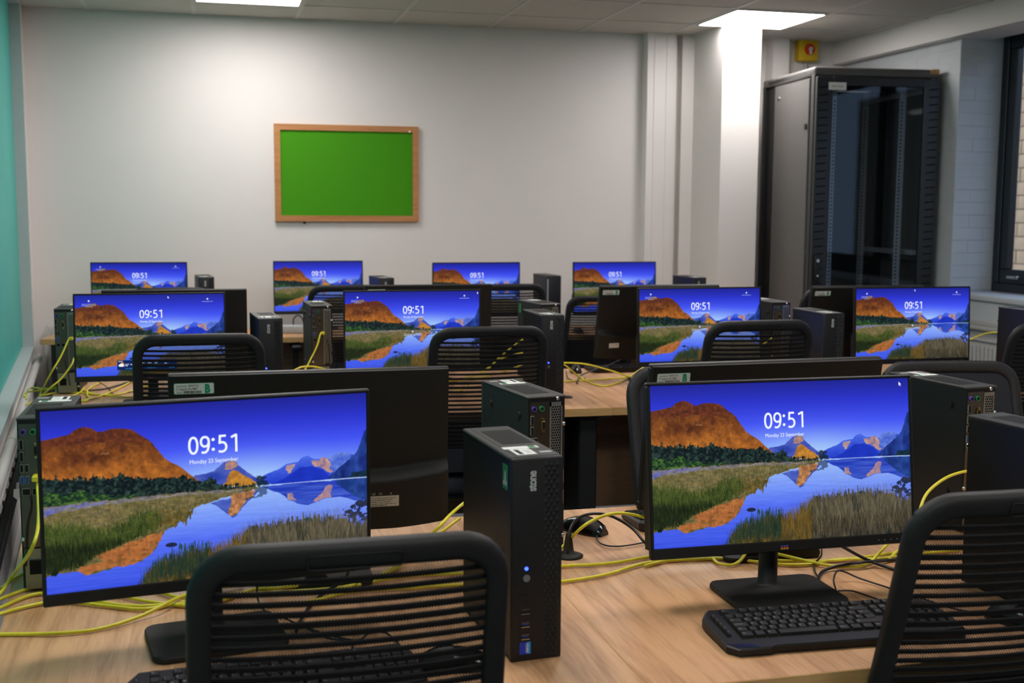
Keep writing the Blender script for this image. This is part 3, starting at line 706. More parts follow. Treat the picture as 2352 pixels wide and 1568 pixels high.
    paint(inside([(2010, 1040), (2000, 960), (2040, 900), (2090, 870), (2250, 850), (2250, 1060)], 0.035, 35, 60) & (n2 > 0.46), tex((14, 30, 84), (60, 60, 70), n2 * 2 - 0.7))
    paint(inside([(1720, 1010), (1715, 995), (1740, 985), (1768, 995), (1770, 1015)], 0.01, 36), col(40, 66, 60))
    # single blades of grass and reeds, each a short stroke
    def blades(mask, n, l0, l1, lean, cols, alpha, base=None):
        ys, xs = np.nonzero(mask); pick = rng.randint(0, len(ys), n)
        for k in pick:
            c = np.array(cols[rng.randint(len(cols))]) * rng.uniform(0.75, 1.2); L_ = rng.uniform(l0, l1) * Hd; m_ = int(L_) + 2
            tt = np.linspace(0, 1, m_); dx = rng.uniform(-lean, lean) * Wd
            px_ = np.clip((xs[k] + dx * tt ** 2).astype(int), 0, Wd - 1); py_ = np.clip((ys[k] - L_ * tt).astype(int), 0, Hd - 1)
            al = (alpha * (1 - 0.5 * tt))[:, None]
            img[py_, px_] = img[py_, px_] * (1 - al) + c * al
    bankm = inside(bank, 0.0)
    blades(bankm & (v < 0.66), 2600, 0.006, 0.02, 0.004, [(150, 132, 92), (96, 92, 52), (160, 150, 150), (128, 108, 60), (70, 74, 40)], 0.6)
    green = inside([(0, 980), (90, 950), (190, 935), (300, 975), (420, 1000), (560, 950), (640, 895), (720, 880), (800, 930), (760, 1010), (640, 1060), (500, 1130), (380, 1190), (300, 1250), (120, 1290), (0, 1320)])
    blades(green, 4200, 0.015, 0.05, 0.006, [(72, 96, 36), (40, 62, 26), (110, 120, 52), (24, 40, 18), (90, 92, 40)], 0.55)
    blades(green & (v > 0.76), 1500, 0.02, 0.05, 0.004, [(22, 32, 16), (34, 48, 22), (14, 22, 14)], 0.7)
    reedm = inside([(640, 1420), (760, 1330), (960, 1240), (1110, 1230), (1290, 1120), (1370, 1060), (1900, 1020), (2250, 1080), (2250, 1500), (640, 1500)])
    blades(reedm, 2600, 0.03, 0.09, 0.012, [(120, 106, 76), (66, 64, 50), (96, 88, 66), (48, 50, 42), (134, 120, 92)], 0.55)
    blades(reedm & (v > 0.88), 1600, 0.03, 0.08, 0.012, [(52, 44, 32), (38, 36, 28), (80, 62, 36)], 0.6)
    blades(reedm & (u < 0.60), 1500, 0.03, 0.08, 0.012, [(150, 112, 44), (104, 88, 36), (70, 70, 30), (130, 84, 34)], 0.55)
    blades(reedm & (u < 0.48), 900, 0.04, 0.10, 0.008, [(24, 52, 44), (44, 70, 40), (20, 36, 40)], 0.6)
    blades(reedm & (u > 0.62), 160, 0.10, 0.22, 0.05, [(168, 152, 126), (150, 140, 118)], 0.5)
    img = np.clip(img, 0, 255) / 255
    px = np.ones((Hd, Wd, 4), np.float32); px[..., :3] = img[::-1]
    im = bpy.data.images.new('lake_wallpaper', Wd, Hd, alpha=False)
    im.pixels.foreach_set(px.ravel()); im.update(); im.pack()
    return im

def screen_mat(im):
    m = bpy.data.materials.new('lit_screen'); m.use_nodes = True
    nt = m.node_tree; nt.nodes.clear()
    ti = nt.nodes.new('ShaderNodeTexImage'); ti.image = im; ti.extension = 'EXTEND'
    e = nt.nodes.new('ShaderNodeEmission'); e.inputs['Strength'].default_value = 0.95
    g = nt.nodes.new('ShaderNodeBsdfGlossy'); g.inputs['Roughness'].default_value = 0.35; g.inputs['Color'].default_value = (0.02, 0.02, 0.02, 1)
    ad = nt.nodes.new('ShaderNodeAddShader'); o = nt.nodes.new('ShaderNodeOutputMaterial')
    nt.links.new(ti.outputs['Color'], e.inputs['Color']); nt.links.new(e.outputs[0], ad.inputs[0]); nt.links.new(g.outputs[0], ad.inputs[1]); nt.links.new(ad.outputs[0], o.inputs['Surface'])
    return m
M['screen'] = screen_mat(wallpaper())

# ================================================================== DESKS
DESK_Z, TOP_T = 0.73, 0.030
def desk(label, x0, y0, wd, dp, rz=0.0, double=True, taper=0.0, first=False):
    """x0, y0: front left corner of the worktop"""
    t = thing('desk', label, 'desk', (x0, y0, 0), rz, 'beech desks in rows')
    mb = MB().prism([(0.002 + taper, 0.0015), (wd - 0.002, 0.0015), (wd - 0.002, dp - 0.0015), (0.002, dp - 0.0015)], DESK_Z - TOP_T, DESK_Z)
    w_ = part('worktop', mb.mesh('worktop', M['wood']), t)
    mb = MB().rbox((0.001 + taper, -0.001, DESK_Z - TOP_T), (wd - 0.001, 0.002, DESK_Z - 0.0004), 0.0006, 1).rbox((0.001, dp - 0.002, DESK_Z - TOP_T), (wd - 0.001, dp + 0.001, DESK_Z - 0.0004), 0.0006, 1)
    mb.prism([(taper, 0.0), (taper + 0.003, 0.0), (0.003, dp), (0.0, dp)], DESK_Z - TOP_T, DESK_Z - 0.0004)
    mb.rbox((wd - 0.003, 0.0, DESK_Z - TOP_T), (wd, dp, DESK_Z - 0.0004), 0.0006, 1)
    part('edge_band', mb.mesh('edge_band', M['edge']), w_)
    for x in ((0.075 + taper, wd - 0.075) if first else (wd - 0.075,)):
        mb = MB().rbox((x - 0.035, 0.06, 0.03), (x + 0.035, dp - 0.06, DESK_Z - TOP_T), 0.006, 1)
        mb.rbox((x - 0.04, 0.04, 0.0), (x + 0.04, dp - 0.04, 0.03), 0.004, 1)
        part('leg', mb.mesh('desk_leg', M['steel_black']), t)
    ym = dp / 2 if double else dp - 0.06
    part('modesty_panel', MB().box(((0.112 + taper) if first else -0.038, ym - 0.009, 0.215), (wd - 0.112, ym + 0.009, DESK_Z - TOP_T - 0.002)).mesh('modesty_panel', M['panelwood']), t)
    return t
DW = 1.056
row_a = ['nearest double desk, in the left front corner of the photo', 'nearest double desk right of the seam, keyboard in front of the right monitor', 'nearest double desk at the far right, behind the right chair']
for k in range(3): desk(row_a[k], -0.425 + k * DW, 1.597, DW, 1.06, taper=0.095 if k == 0 else 0.0, first=k == 0)
row_b = ['middle row double desk against the left wall', 'middle row double desk second from the left wall', 'middle row double desk right of the seam beside the yellow cables', 'middle row double desk at the window end']
for k in range(4):
    desk(row_b[k], -0.687 + k * DW, 4.115 - 0.035 * k, DW, 1.06, R(-1.9), taper=0.10 if k == 0 else 0.0, first=k == 0)
row_c = ['back row desk in the far left corner, beige end showing', 'back row desk second from the left, along the back wall', 'back row desk third from the left, along the back wall', 'back row desk nearest the white pillar']
for k in range(4):
    a = R(-6.5); x = -0.955 + k * DW * math.cos(a); y = 6.87 + k * DW * math.sin(a)
    desk(row_c[k], x, y, DW, 0.54, a, False, 0.0, k == 0)

# ================================================================== MONITORS
MWD, MHT, PIV = 0.540, 0.323, 0.262           # panel size, height of its hinge above the desk
def panel_meshes():
    P = {}
    hw, top, bot = MWD / 2, 0.418 - PIV, 0.418 - MHT - PIV
    s0, s1, zt, zb = -hw + 0.0065, hw - 0.0065, top - 0.0065, bot + 0.0205
    mb = MB(); y0, y1 = -0.0125, 0.002
    mb.rbox((-hw, y0, zt), (hw, y1, top), 0.002, 1); mb.rbox((-hw, y0, bot), (hw, y1, zb), 0.002, 1)
    mb.rbox((-hw, y0, zb), (s0, y1, zt), 0.0015, 1); mb.rbox((s1, y0, zb), (hw, y1, zt), 0.0015, 1)
    P['bezel'] = mb.mesh('monitor_bezel', M['black'])
    me = bpy.data.meshes.new('screen')
    me.from_pydata([(s0, -0.0105, zb), (s1, -0.0105, zb), (s1, -0.0105, zt), (s0, -0.0105, zt)], [], [(0, 1, 2, 3)])
    me.materials.append(M['screen'])
    uv = me.uv_layers.new(name='uv')
    for i, c in enumerate(((0, 0), (1, 0), (1, 1), (0, 1))): uv.data[i].uv = c
    P['screen'] = me
    P['win'] = (s0, s1, zb, zt)
    # back shell: flat upper sheet, thicker lower half whose ledge dips towards the middle, bottom edge bowed
    nx, nz = 36, 60; mb = MB(); vs = []
    for j in range(nz + 1):
        for i in range(nx + 1):
            x = -hw + 0.002 + (MWD - 0.004) * i / nx; s = abs(x) / hw
            bowed = bot + 0.004 - 0.0 + 0.012 * max(0, (s - 0.55) / 0.45) ** 1.6
            z = bowed + (top - 0.002 - bowed) * j / nz
            ledge = -0.056 + 0.014 * min(1, max(0, (s - 0.52) / 0.42)) ** 1.2
            tt = min(1, max(0, (ledge + 0.009 - z) / 0.018)); tt = tt * tt * (3 - 2 * tt)
            edge = min(1, (1 - s) * hw / 0.018); edge = edge ** 0.5 if edge > 0 else 0
            y = 0.008 + 0.030 * tt * (0.35 + 0.65 * edge) + 0.004 * (1 - tt) * edge
            vs.append((x, y, z))
    fs = []
    for j in range(nz):
        for i in range(nx):
            a = j * (nx + 1) + i; fs.append((a, a + nx + 1, a + nx + 2, a + 1))
    mb.add(vs, fs, 0, True)
    rim = [j * (nx + 1) for j in range(nz + 1)] + [nz * (nx + 1) + i for i in range(1, nx + 1)] + [j * (nx + 1) + nx for j in range(nz - 1, -1, -1)] + [i for i in range(nx - 1, 0, -1)]
    fr = [(vs[k][0], 0.0, vs[k][2]) for k in rim]
    n = len(rim)
    mb.add([vs[k] for k in rim] + fr, [(k, (k + 1) % n, n + (k + 1) % n, n + k) for k in range(n)], 0)
    P['back'] = mb.mesh('monitor_back_cover', M['black_matt'])
    # stand
    out = rrect(0.222, 0.168, 0.022, 5)
    mb = MB()
    rings = []
    for z, k in ((0.001, 0.985), (0.004, 1.0), (0.009, 1.0), (0.012, 0.985)):
        rings.append([(x * k, y * k, z) for x, y in out])
    mb.loft(rings, 0, True, False)
    P['base'] = mb.mesh('stand_base', M['black_matt'])
    mb = MB(); rings = []
    for z, y, rx, ry in ((0.011, 0.045, 0.024, 0.020), (0.016, 0.045, 0.0195, 0.016), (0.10, 0.043, 0.0185, 0.015), (0.20, 0.040, 0.0185, 0.014), (0.30, 0.036, 0.0185, 0.012)):
        rings.append([(rx * math.cos(2 * PI * k / 20), y + ry * math.sin(2 * PI * k / 20), z) for k in range(20)])
    mb.loft(rings); P['neck'] = mb.mesh('stand_neck', M['black'])
    # little three-colour bird emblem and touch buttons on the lower bezel
    mb = MB(); y = -0.0129
    for k, (sl, h) in enumerate(((1, 0.0), (0, 0.0026), (2, 0.0052))):
        for j in range(3):
            x = -0.006 + j * 0.0055
            mb.add([(x - 0.002, y, h), (x + 0.0025, y, h + 0.0004), (x + 0.002, y, h + 0.003), (x + 0.0005, y, h + 0.0018), (x - 0.0015, y, h + 0.0028)], [(0, 1, 2, 3, 4)], sl)
    P['logo'] = mb.mesh('brand_emblem', [M['red_print'], M['yellow_print'], M['blue_print']])
    P['btn'] = MB().cyl((0, -0.0128, 0), (0, -0.0121, 0), 0.0011, n=8).mesh('touch_button', M['greyink'])
    # stickers on the back (read from behind: x grows to the left)
    def sticker(num):
        mb = MB(); L_, H_ = 0.075, 0.0225
        rr = rrect(L_, H_, 0.003, 4)
        for k, (sc_, sl) in enumerate((((1, 1), 3), ((0.965, 0.90), 0))):
            pts = [(x * sc_[0], y * sc_[1]) for x, y in rr]; n = len(pts)
            mb.add([(-x, 0.0004 + 0.0002 * k, y) for x, y in pts], [tuple(range(n))], sl)
        def tx(s, x, z, size, sl=1, bold=0.0, sx=0.76): mb.mesh_in(text_mesh(s, size, 'LEFT', bold, sx), sl, T(-x, 0.0009, z) @ FACE_REAR)
        tx('Inventory:  ' + num, -0.0325, 0.0035, 0.0062); tx('IT Support: Ext 8883', -0.0325, -0.0025, 0.0060, 1, 0.00006); tx('Serial:', -0.0325, -0.0088, 0.0062)
        tx('B', 0.0195, -0.0082, 0.0225, 2, 0.0014)
        rg = random.Random(5)
        x = -0.019
        while x < 0.014:
            w_ = rg.choice((0.0006, 0.0009, 0.0014)); mb.add([(-x, 0.0009, -0.0092), (-x, 0.0009, -0.0042), (-x - w_, 0.0009, -0.0042), (-x - w_, 0.0009, -0.0092)], [(0, 1, 2, 3)], 1); x += w_ + rg.choice((0.0004, 0.0007))
        return mb.mesh('inventory_sticker', [M['white'], M['ink'], M['greenprint'], M['greenlabel']])
    P['st20'] = sticker('00047720'); P['st24'] = sticker('00047724')
    mb = MB().box((-0.036, 0, -0.011), (0.036, 0.0006, 0.011))
    for r_ in range(4): smudge(mb, T(0, 0.0009, 0) @ FACE_REAR, -0.032, 0.0058 - r_ * 0.0040, 0.062 - 0.006 * (r_ % 3), 0.0026, 1, 10 + r_)
    rg = random.Random(9); x = -0.030
    while x < 0.012:
        w_ = rg.choice((0.0006, 0.001, 0.0016)); mb.box((-x - w_, 0.0006, -0.0098), (-x, 0.0009, -0.0078), 1); x += w_ + 0.001
    mb.mesh_in(text_mesh('CE', 0.006), 2, T(0.018, 0.0009, 0.0135) @ FACE_REAR).mesh_in(text_mesh('FC', 0.006), 2, T(0.004, 0.0009, 0.0135) @ FACE_REAR).mesh_in(text_mesh('X', 0.006), 2, T(-0.018, 0.0009, 0.0135) @ FACE_REAR)
    P['rating'] = mb.mesh('rating_label', [M['silverlabel'], M['ink'], M['silverlabel']])
    mb = MB().box((-0.022, 0, -0.0105), (0.022, 0.0006, 0.0105))
    for r_ in range(4): smudge(mb, T(0, 0.0009, 0) @ FACE_REAR, -0.019, 0.005 - r_ * 0.0042, 0.020, 0.0026, 1, 30 + r_)
    for r_ in range(6):
        for c_ in range(6):
            if (r_ * 5 + c_ * 3 + r_ * c_) % 3: mb.box((-0.0185 + c_ * 0.0022, 0.0006, -0.0065 + r_ * 0.0022), (-0.0168 + c_ * 0.0022, 0.0009, -0.0048 + r_ * 0.0022), 1)
    P['rating2'] = mb.mesh('rating_label_small', [M['white'], M['greyink']])
    # text shown on the screens (lit like the screen itself)
    def lit(items, name, slots):
        mb = MB()
        for s, x, z, size, sl, bold, al in items: mb.mesh_in(text_mesh(s, size, al, bold), sl, T(x, 0, z) @ FACE_FRONT)
        return mb.mesh(name, slots)
    # the clock's digits, drawn as even strokes
    mb = MB()
    def stroke(pts, wd, closed=False):
        n = len(pts); vs = []
        for i in range(n):
            a, b = (pts[i - 1], pts[(i + 1) % n]) if closed else (pts[max(0, i - 1)], pts[min(n - 1, i + 1)])
            dx, dz = b[0] - a[0], b[1] - a[1]; l = math.hypot(dx, dz) or 1; px, pz = -dz / l * wd / 2, dx / l * wd / 2
            vs += [(pts[i][0] + px, 0, pts[i][1] + pz), (pts[i][0] - px, 0, pts[i][1] - pz)]
        m_ = n if closed else n - 1
        mb.add(vs, [(2 * i, 2 * i + 1, 2 * ((i + 1) % n) + 1, 2 * ((i + 1) % n)) for i in range(m_)])
    def curve(p, sub=6): return [(q.x, q.z) for q in spline([(a, 0, b) for a, b in p], sub)]
    def ell(cx, cz, rx, rz, n=40, e=0.92): return [(cx + rx * math.copysign(abs(math.cos(2 * PI * k / n)) ** e, math.cos(2 * PI * k / n)), cz + rz * math.copysign(abs(math.sin(2 * PI * k / n)) ** e, math.sin(2 * PI * k / n))) for k in range(n)]
    H_ = 0.0300; wd = 0.0037; X = [-0.0405, -0.0218, 0.0, 0.0067, 0.0258]
    def sc_(p, x): return [(x + a * H_, b * H_) for a, b in p]
    stroke(sc_(ell(0.28, 0.5, 0.215, 0.44), X[0]), wd, True)
    stroke(sc_(ell(0.28, 0.675, 0.21, 0.265), X[1]), wd, True)
    stroke(sc_(curve([(0.49, 0.68), (0.485, 0.45), (0.42, 0.2), (0.28, 0.075), (0.09, 0.085)]), X[1]), wd)
    for zz in (0.13, 0.68):
        mb.add([(X[2] + 0.0027 * math.cos(2 * PI * k / 16), 0, zz * H_ + 0.0027 + 0.0027 * math.sin(2 * PI * k / 16)) for k in range(16)], [tuple(range(16))])
    stroke(sc_([(0.475, 0.94), (0.10, 0.94)], X[3]), wd); stroke(sc_([(0.155, 0.99), (0.125, 0.50)], X[3]), wd)
    stroke(sc_(curve([(0.10, 0.545), (0.25, 0.585), (0.42, 0.52), (0.49, 0.32), (0.42, 0.13), (0.25, 0.055), (0.07, 0.09)]), X[3]), wd)
    stroke(sc_([(0.40, 1.0), (0.40, 0.0)], X[4]), wd); stroke(sc_([(0.12, 0.83), (0.40, 0.965)], X[4]), wd)
    P['clock'] = mb.mesh('clock_digits', [M['screen_text']])
    P['date'] = MB().mesh_in(text_fit('Monday 23 September', 0.0098, 0.079, 0.0), 0, FACE_FRONT).mesh('date_text', [M['screen_text']])
    P['tip'] = lit([('Have more in-depth conversations', 0, 0, 0.0034, 0, 0.00004, 'CENTER'), ('with AI by using a simple three-step', 0, -0.0045, 0.0034, 0, 0.00004, 'CENTER'), ('prompting formula', 0, -0.009, 0.0034, 0, 0.00004, 'CENTER')], 'tip_text', [M['screen_dim']])
    P['like'] = lit([('Like the image that you see?', 0, 0, 0.0034, 0, 0.00004, 'CENTER')], 'caption_text', [M['screen_dim']])
    mb = MB()
    for r_, wd in enumerate((0.064, 0.068)): smudge(mb, FACE_FRONT, -wd / 2, -0.0045 * r_, wd, 0.0034, 0, 50 + r_)
    P['tip2'] = mb.mesh('hint_text', [M['screen_dim']])
    P['dot'] = MB().cyl((0, 0.0, 0), (0, -0.0003, 0), 0.0032, n=18).mesh('round_icon', M['screen_dim'])
    P['ptr'] = MB().add([(0, 0, 0), (0, 0, -0.0075), (0.0018, 0, -0.0058), (0.0032, 0, -0.0088), (0.0044, 0, -0.0082), (0.003, 0, -0.0053), (0.0053, 0, -0.0053)], [(0, 1, 2, 3, 4, 5, 6)]).mesh('mouse_pointer', M['screen_text'])
    mb = MB().add([(-0.105, 0, -0.018), (0.105, 0, -0.018), (0.105, 0, 0.018), (-0.105, 0, 0.018)], [(0, 1, 2, 3)], 0)
    def disc(x, z, r, sl, y): mb.add([(x + r * math.cos(2 * PI * k / 20), y, z + r * math.sin(2 * PI * k / 20)) for k in range(20)], [tuple(range(20))], sl)
    disc(-0.0865, 0.005, 0.0045, 2, -0.0003); disc(-0.096, -0.001, 0.0042, 1, -0.0005); disc(-0.0905, 0.0012, 0.0052, 1, -0.0005); disc(-0.0855, -0.0012, 0.0042, 1, -0.0005)
    mb.add([(-0.0965, -0.0005, -0.0052), (-0.085, -0.0005, -0.0052), (-0.083, -0.0005, -0.0025), (-0.0995, -0.0005, -0.0025)], [(0, 1, 2, 3)], 1)
    mb.mesh_in(text_mesh('15\u00b0', 0.0125, 'LEFT', 0.0001), 1, T(-0.0805, -0.0006, -0.0046) @ FACE_FRONT)
    for k, (x, z, wd, size, sl) in enumerate(((-0.1005, 0.0125, 0.015, 0.0042, 1), (-0.075, -0.0145, 0.028, 0.0036, 3), (-0.058, 0.0, 0.004, 0.005, 1), (-0.020, 0.005, 0.012, 0.0042, 1), (0.004, 0.005, 0.012, 0.0042, 1), (0.026, 0.005, 0.013, 0.0042, 1), (-0.020, 0.0, 0.012, 0.0042, 4), (0.004, 0.0, 0.012, 0.0042, 4), (0.026, 0.0, 0.012, 0.0042, 4), (0.0, -0.0135, 0.028, 0.0038, 3), (0.062, 0.002, 0.014, 0.0044, 1), (0.076, -0.0135, 0.024, 0.0038, 3))):
        smudge(mb, T(0, -0.0006, 0) @ FACE_FRONT, x, z, wd, size, sl, 70 + k)
    P['weather'] = mb.mesh('weather_card', [M['widget'], M['screen_text'], M['sun'], emit('screen_link_blue', (70, 170, 230), 0.9), emit('screen_green', (60, 170, 90), 0.8)])
    return P
PM = panel_meshes()

def monitor(label, x, y, yaw, tilt, group, face=None, back=None, roll=0.0, ztop=1.148):
    """x, y: middle of the panel's top edge; yaw 0 shows the screen to -Y; tilt leans the top back (degrees)"""
    rz = R(yaw); tr = R(tilt)
    lever = 0.418 - PIV
    c_, s_ = math.cos(rz), math.sin(rz)
    ly = lever * math.sin(tr)                      # local y of the top edge relative to the hinge
    ox, oy = 0.0, -0.012 + ly
    t = thing('monitor', label, 'monitor', (x - (ox * c_ - oy * s_), y - (ox * s_ + oy * c_), DESK_Z), rz, group)
    rot = (-tr, R(roll), 0); piv = (0, 0.0, PIV + (ztop - 1.148))
    part('stand_base', PM['base'], t); part('stand_neck', PM['neck'], t)
    part('bezel', PM['bezel'], t, piv, rot); bk = part('back_cover', PM['back'], t, piv, rot)
    sc = part('screen', PM['screen'], t, piv, rot)
    s0, s1, zb, zt = PM['win']; sw, sh = s1 - s0, zt - zb
    def at(u, v, lift=0.0003): return (s0 + u * sw, -0.0105 - lift, zt - v * sh)
    face = face or ()
    part('clock_digits', PM['clock'], sc, at(0.502, 0.292)); part('date_text', PM['date'], sc, at(0.504, 0.345))
    if 'hints' in face:
        part('tip_text', PM['tip'], sc, at(0.092, 0.112)); part('tip_icon', PM['dot'], sc, at(0.092, 0.07))
        part('caption_text', PM['like'], sc, at(0.888, 0.098)); part('caption_icon', PM['dot'], sc, at(0.888, 0.062))
        part('hint_icon', PM['dot'], sc, at(0.496, 0.528)); part('hint_text', PM['tip2'], sc, at(0.496, 0.565))
    for f in face:
        if isinstance(f, tuple): part('mouse_pointer', PM['ptr'], sc, at(f[0], f[1], 0.0006))
    if 'weather' in face: part('weather_card', PM['weather'], sc, at(0.468, 0.872))
    zl = 0.418 - MHT - PIV + 0.0045
    em = part('brand_emblem', PM['logo'], t, piv, rot); em.location = Vector(piv) + Matrix.Rotation(-tr, 3, 'X') @ Vector((-0.006, 0, zl))
    for k in range(5):
        b = part('touch_button', PM['btn'], t, piv, rot); b.location = Vector(piv) + Matrix.Rotation(-tr, 3, 'X') @ Vector((0.19 + 0.013 * k, 0, zl + 0.005))
    top = 0.418 - PIV
    if back:
        st, rt = back
        if st: part('inventory_sticker', PM[st], bk, (0.222, 0.0125, top - 0.026))
        if rt == 'rating': part('rating_label', PM['rating'], bk, (-0.13, 0.0385, -0.105))
        if rt == 'rating2': part('rating_label', PM['rating2'], bk, (0.198, 0.0375, -0.098), (0, R(2), 0))
    return t

monitor('large monitor nearest on the left, lake wallpaper lit, behind the left chair', -0.011, 1.956, 8.7, -0.1, 'monitors facing the camera, nearest row')
monitor('lit monitor nearest on the right, slim stand and keyboard in front', 1.025, 1.958, -0.6, 7.5, 'monitors facing the camera, nearest row', ((0.962, 0.022),))
B = 'monitors facing the camera, middle row'
monitor('lit monitor in the middle row nearest the left wall, weather card at the bottom', -0.236, 4.478, 0.5, 5.1, B, ('hints', 'weather', (0.617, 0.022)))
monitor('lit middle row monitor left of the yellow plug, second from the left wall', 0.744, 4.47, -1.4, 3, B, ('hints', (0.985, 0.012)))
monitor('lit middle row monitor below the white pillar, third from the left wall', 1.932, 4.426, -1.4, 3.9, B, ('hints',))
monitor('lit middle row monitor nearest the window, under the server rack', 2.842, 4.299, -1.5, 3.4, B, ('hints', (0.51, 0.015)))
Cg = 'lit monitors along the back wall'
monitor('lit monitor on the back wall row farthest left, near the corner', -0.43, 7.08, -2.2, 0, Cg, ('hints',))
monitor('lit monitor on the back wall row below the noticeboard', 0.607, 7.127, 0, 2.9, Cg)
monitor('lit monitor on the back wall row right of the noticeboard', 1.52, 6.80, 0.5, 0, Cg)
monitor('lit monitor on the back wall row nearest the pillar', 2.385, 6.767, 0.5, 2, Cg)
Bk = 'monitors seen from behind'
monitor('black back of the monitor right behind the large left monitor, white inventory sticker', 0.178, 2.272, 179.3, 5.2, Bk, None, ('st20', 'rating'))
monitor('black back of the monitor behind the nearest right monitor, inventory sticker', 1.128, 2.227, 181.5, 9.5, Bk, None, ('st24', None))
monitor('black back of the monitor behind the weather card monitor', -0.153, 4.667, 180.5, 4, Bk)
monitor('black back of the monitor behind the middle row, left of the blue desk tower', 0.866, 4.80, 180, 5, Bk, None, ('st20', None))
monitor('black back of the middle row monitor with a small white label low down', 1.838, 4.645, 179.2, 12, Bk, None, ('st20', 'rating2'))
monitor('black back of the middle row monitor nearest the window with an inventory sticker', 2.724, 4.462, 180, 15, Bk, None, ('st24', None))

# ================================================================== DESKTOP TOWERS
CW, CD, CH = 0.088, 0.268, 0.337
def tower_meshes():
    P = {}; hw, hd = CW / 2, CD / 2
    P['case'] = MB().rbox((-hw + 0.001, -hd + 0.012, 0.004), (hw - 0.001, hd, CH - 0.004), 0.0025, 1).mesh('tower_case', M['pc_steel'])
    P['lid'] = MB().rbox((-hw, -hd + 0.008, CH - 0.006), (hw, hd + 0.002, CH), 0.002, 1).box((-hw + 0.0125, -hd + 0.012, CH), (-hw + 0.0135, hd, CH + 0.0004)).mesh('tower_lid', M['pc_top'])
    mb = MB(); nx, ny = 12, 34
    x0, x1, y0, y1, z = -hw + 0.022, hw - 0.010, -0.022, 0.098, CH + 0.0006
    mb.box((x0, y0, CH - 0.001), (x1, y1, CH + 0.0003), 0)
    for i in range(nx):
        for j in range(ny):
            cx = x0 + (i + 0.5 + 0.25 * (j % 2)) * (x1 - x0) / (nx + 0.3); cy = y0 + (j + 0.5) * (y1 - y0) / ny; r = 0.0014
            mb.add([(cx + r * math.cos(k * PI / 3), cy + r * math.sin(k * PI / 3), z) for k in range(6)], [tuple(range(6))], 1)
    P['vent'] = mb.mesh('lid_vent', [M['pc_front'], M['hole']])
    P['front'] = MB().rbox((-hw, -hd, 0.0), (hw, -hd + 0.014, CH - 0.001), 0.003).mesh('tower_fascia', M['pc_front'])
    mb = MB(); x0, x1 = 0.011, hw - 0.0035; dx, dz = 0.0094, 0.0150; y = -hd
    for j in range(43):
        for i in range(4):
            cx = x0 + (i + 0.5 + 0.5 * (j % 2)) * dx; cz = 0.008 + j * dz / 2
            if cx + dx / 2 > x1: continue
            mb.add([(cx - dx * .46, y, cz), (cx, y, cz - dz * .46), (cx + dx * .46, y, cz), (cx, y, cz + dz * .46), (cx, y - 0.0024, cz)], [(0, 1, 4), (1, 2, 4), (2, 3, 4), (3, 0, 4)])
    P['texture'] = mb.mesh('fascia_diamonds', M['pc_front'])
    me = text_mesh('stone', 0.0205, 'LEFT', 0.00045, 0.80, 0.90)
    P['name'] = MB().mesh_in(me, 0, T(-0.0025, -hd - 0.0004, CH - 0.0555) @ FACE_FRONT @ Matrix.Rotation(R(90), 4, 'Z')).mesh('lettering', M['logo_print'])
    xl = -hw + 0.026
    P['led'] = MB().cyl((xl, -hd - 0.0012, CH - 0.182), (xl, -hd + 0.002, CH - 0.182), 0.0030, n=14).mesh('power_led', M['led_blue'])
    P['button'] = MB().cyl((xl, -hd - 0.0022, CH - 0.1975), (xl, -hd + 0.001, CH - 0.1975), 0.0062, 0.0066, n=20).mesh('power_button', M['chrome'])
    P['jack'] = MB().cyl((0, -0.0004, 0), (0, 0.001, 0), 0.0022, n=12).mesh('audio_jack', M['hole'])
    mb = MB().box((-0.0072, -0.0004, -0.0034), (0.0072, 0.002, 0.0034), 0).box((-0.0072, -0.0008, -0.0042), (0.0072, 0.0, -0.0032), 1).box((-0.0072, -0.0005, 0.0034), (0.0072, 0.0, 0.0038), 1).box((-0.0055, -0.0012, 0.0004), (0.0055, 0.0, 0.0018), 2)
    P['usb'] = mb.mesh('usb_port', [M['hole'], M['chrome'], M['black']])
    P['usb3'] = mb.mesh('usb_port_blue', [M['hole'], M['chrome'], M['blue_port']])
    mb = MB().box((-0.009, -0.0006, -0.010), (0.0035, 0, 0.010), 0).box((0.0035, -0.0006, -0.010), (0.010, 0, 0.010), 1)
    mb.mesh_in(text_mesh('CORE', 0.0058, 'CENTER', 0.0001), 2, T(0.0020, -0.0008, 0) @ FACE_FRONT @ Matrix.Rotation(R(-90), 4, 'Z'))
    P['cpu'] = mb.mesh('processor_sticker', [M['cpu_blue'], M['cpu_cyan'], M['white']])
    # stickers on the lid and on the left side
    y = -hd
    mb = MB().box((-0.033, y + 0.070, CH), (0.029, y + 0.086, CH + 0.0005), 0).box((0.012, y + 0.071, CH + 0.0005), (0.024, y + 0.085, CH + 0.0007), 1)
    mb.box((-0.026, y + 0.022, CH), (0.008, y + 0.068, CH + 0.0005), 0)
    rg = random.Random(4); yy = y + 0.026
    while yy < y + 0.06:
        w_ = rg.choice((0.0006, 0.001, 0.0014)); mb.box((-0.021, yy, CH + 0.0005), (-0.013, yy + w_, CH + 0.0007), 2); yy += w_ + 0.0008
    for k in range(4): mb.box((-0.006 + 0.0028 * k, y + 0.03, CH + 0.0005), (-0.0048 + 0.0028 * k, y + 0.06 - 0.004 * (k % 3), CH + 0.0007), 3)
    mb.box((0.016, y + 0.030, CH), (0.037, y + 0.040, CH + 0.0005), 3)
    P['asset'] = mb.mesh('asset_stickers', [M['white'], M['greenlabel'], M['ink'], M['greyink']])
    mb = MB().box((-hw - 0.0004, -hd + 0.018, CH - 0.056), (-hw + 0.0002, -hd + 0.043, CH - 0.016), 0)
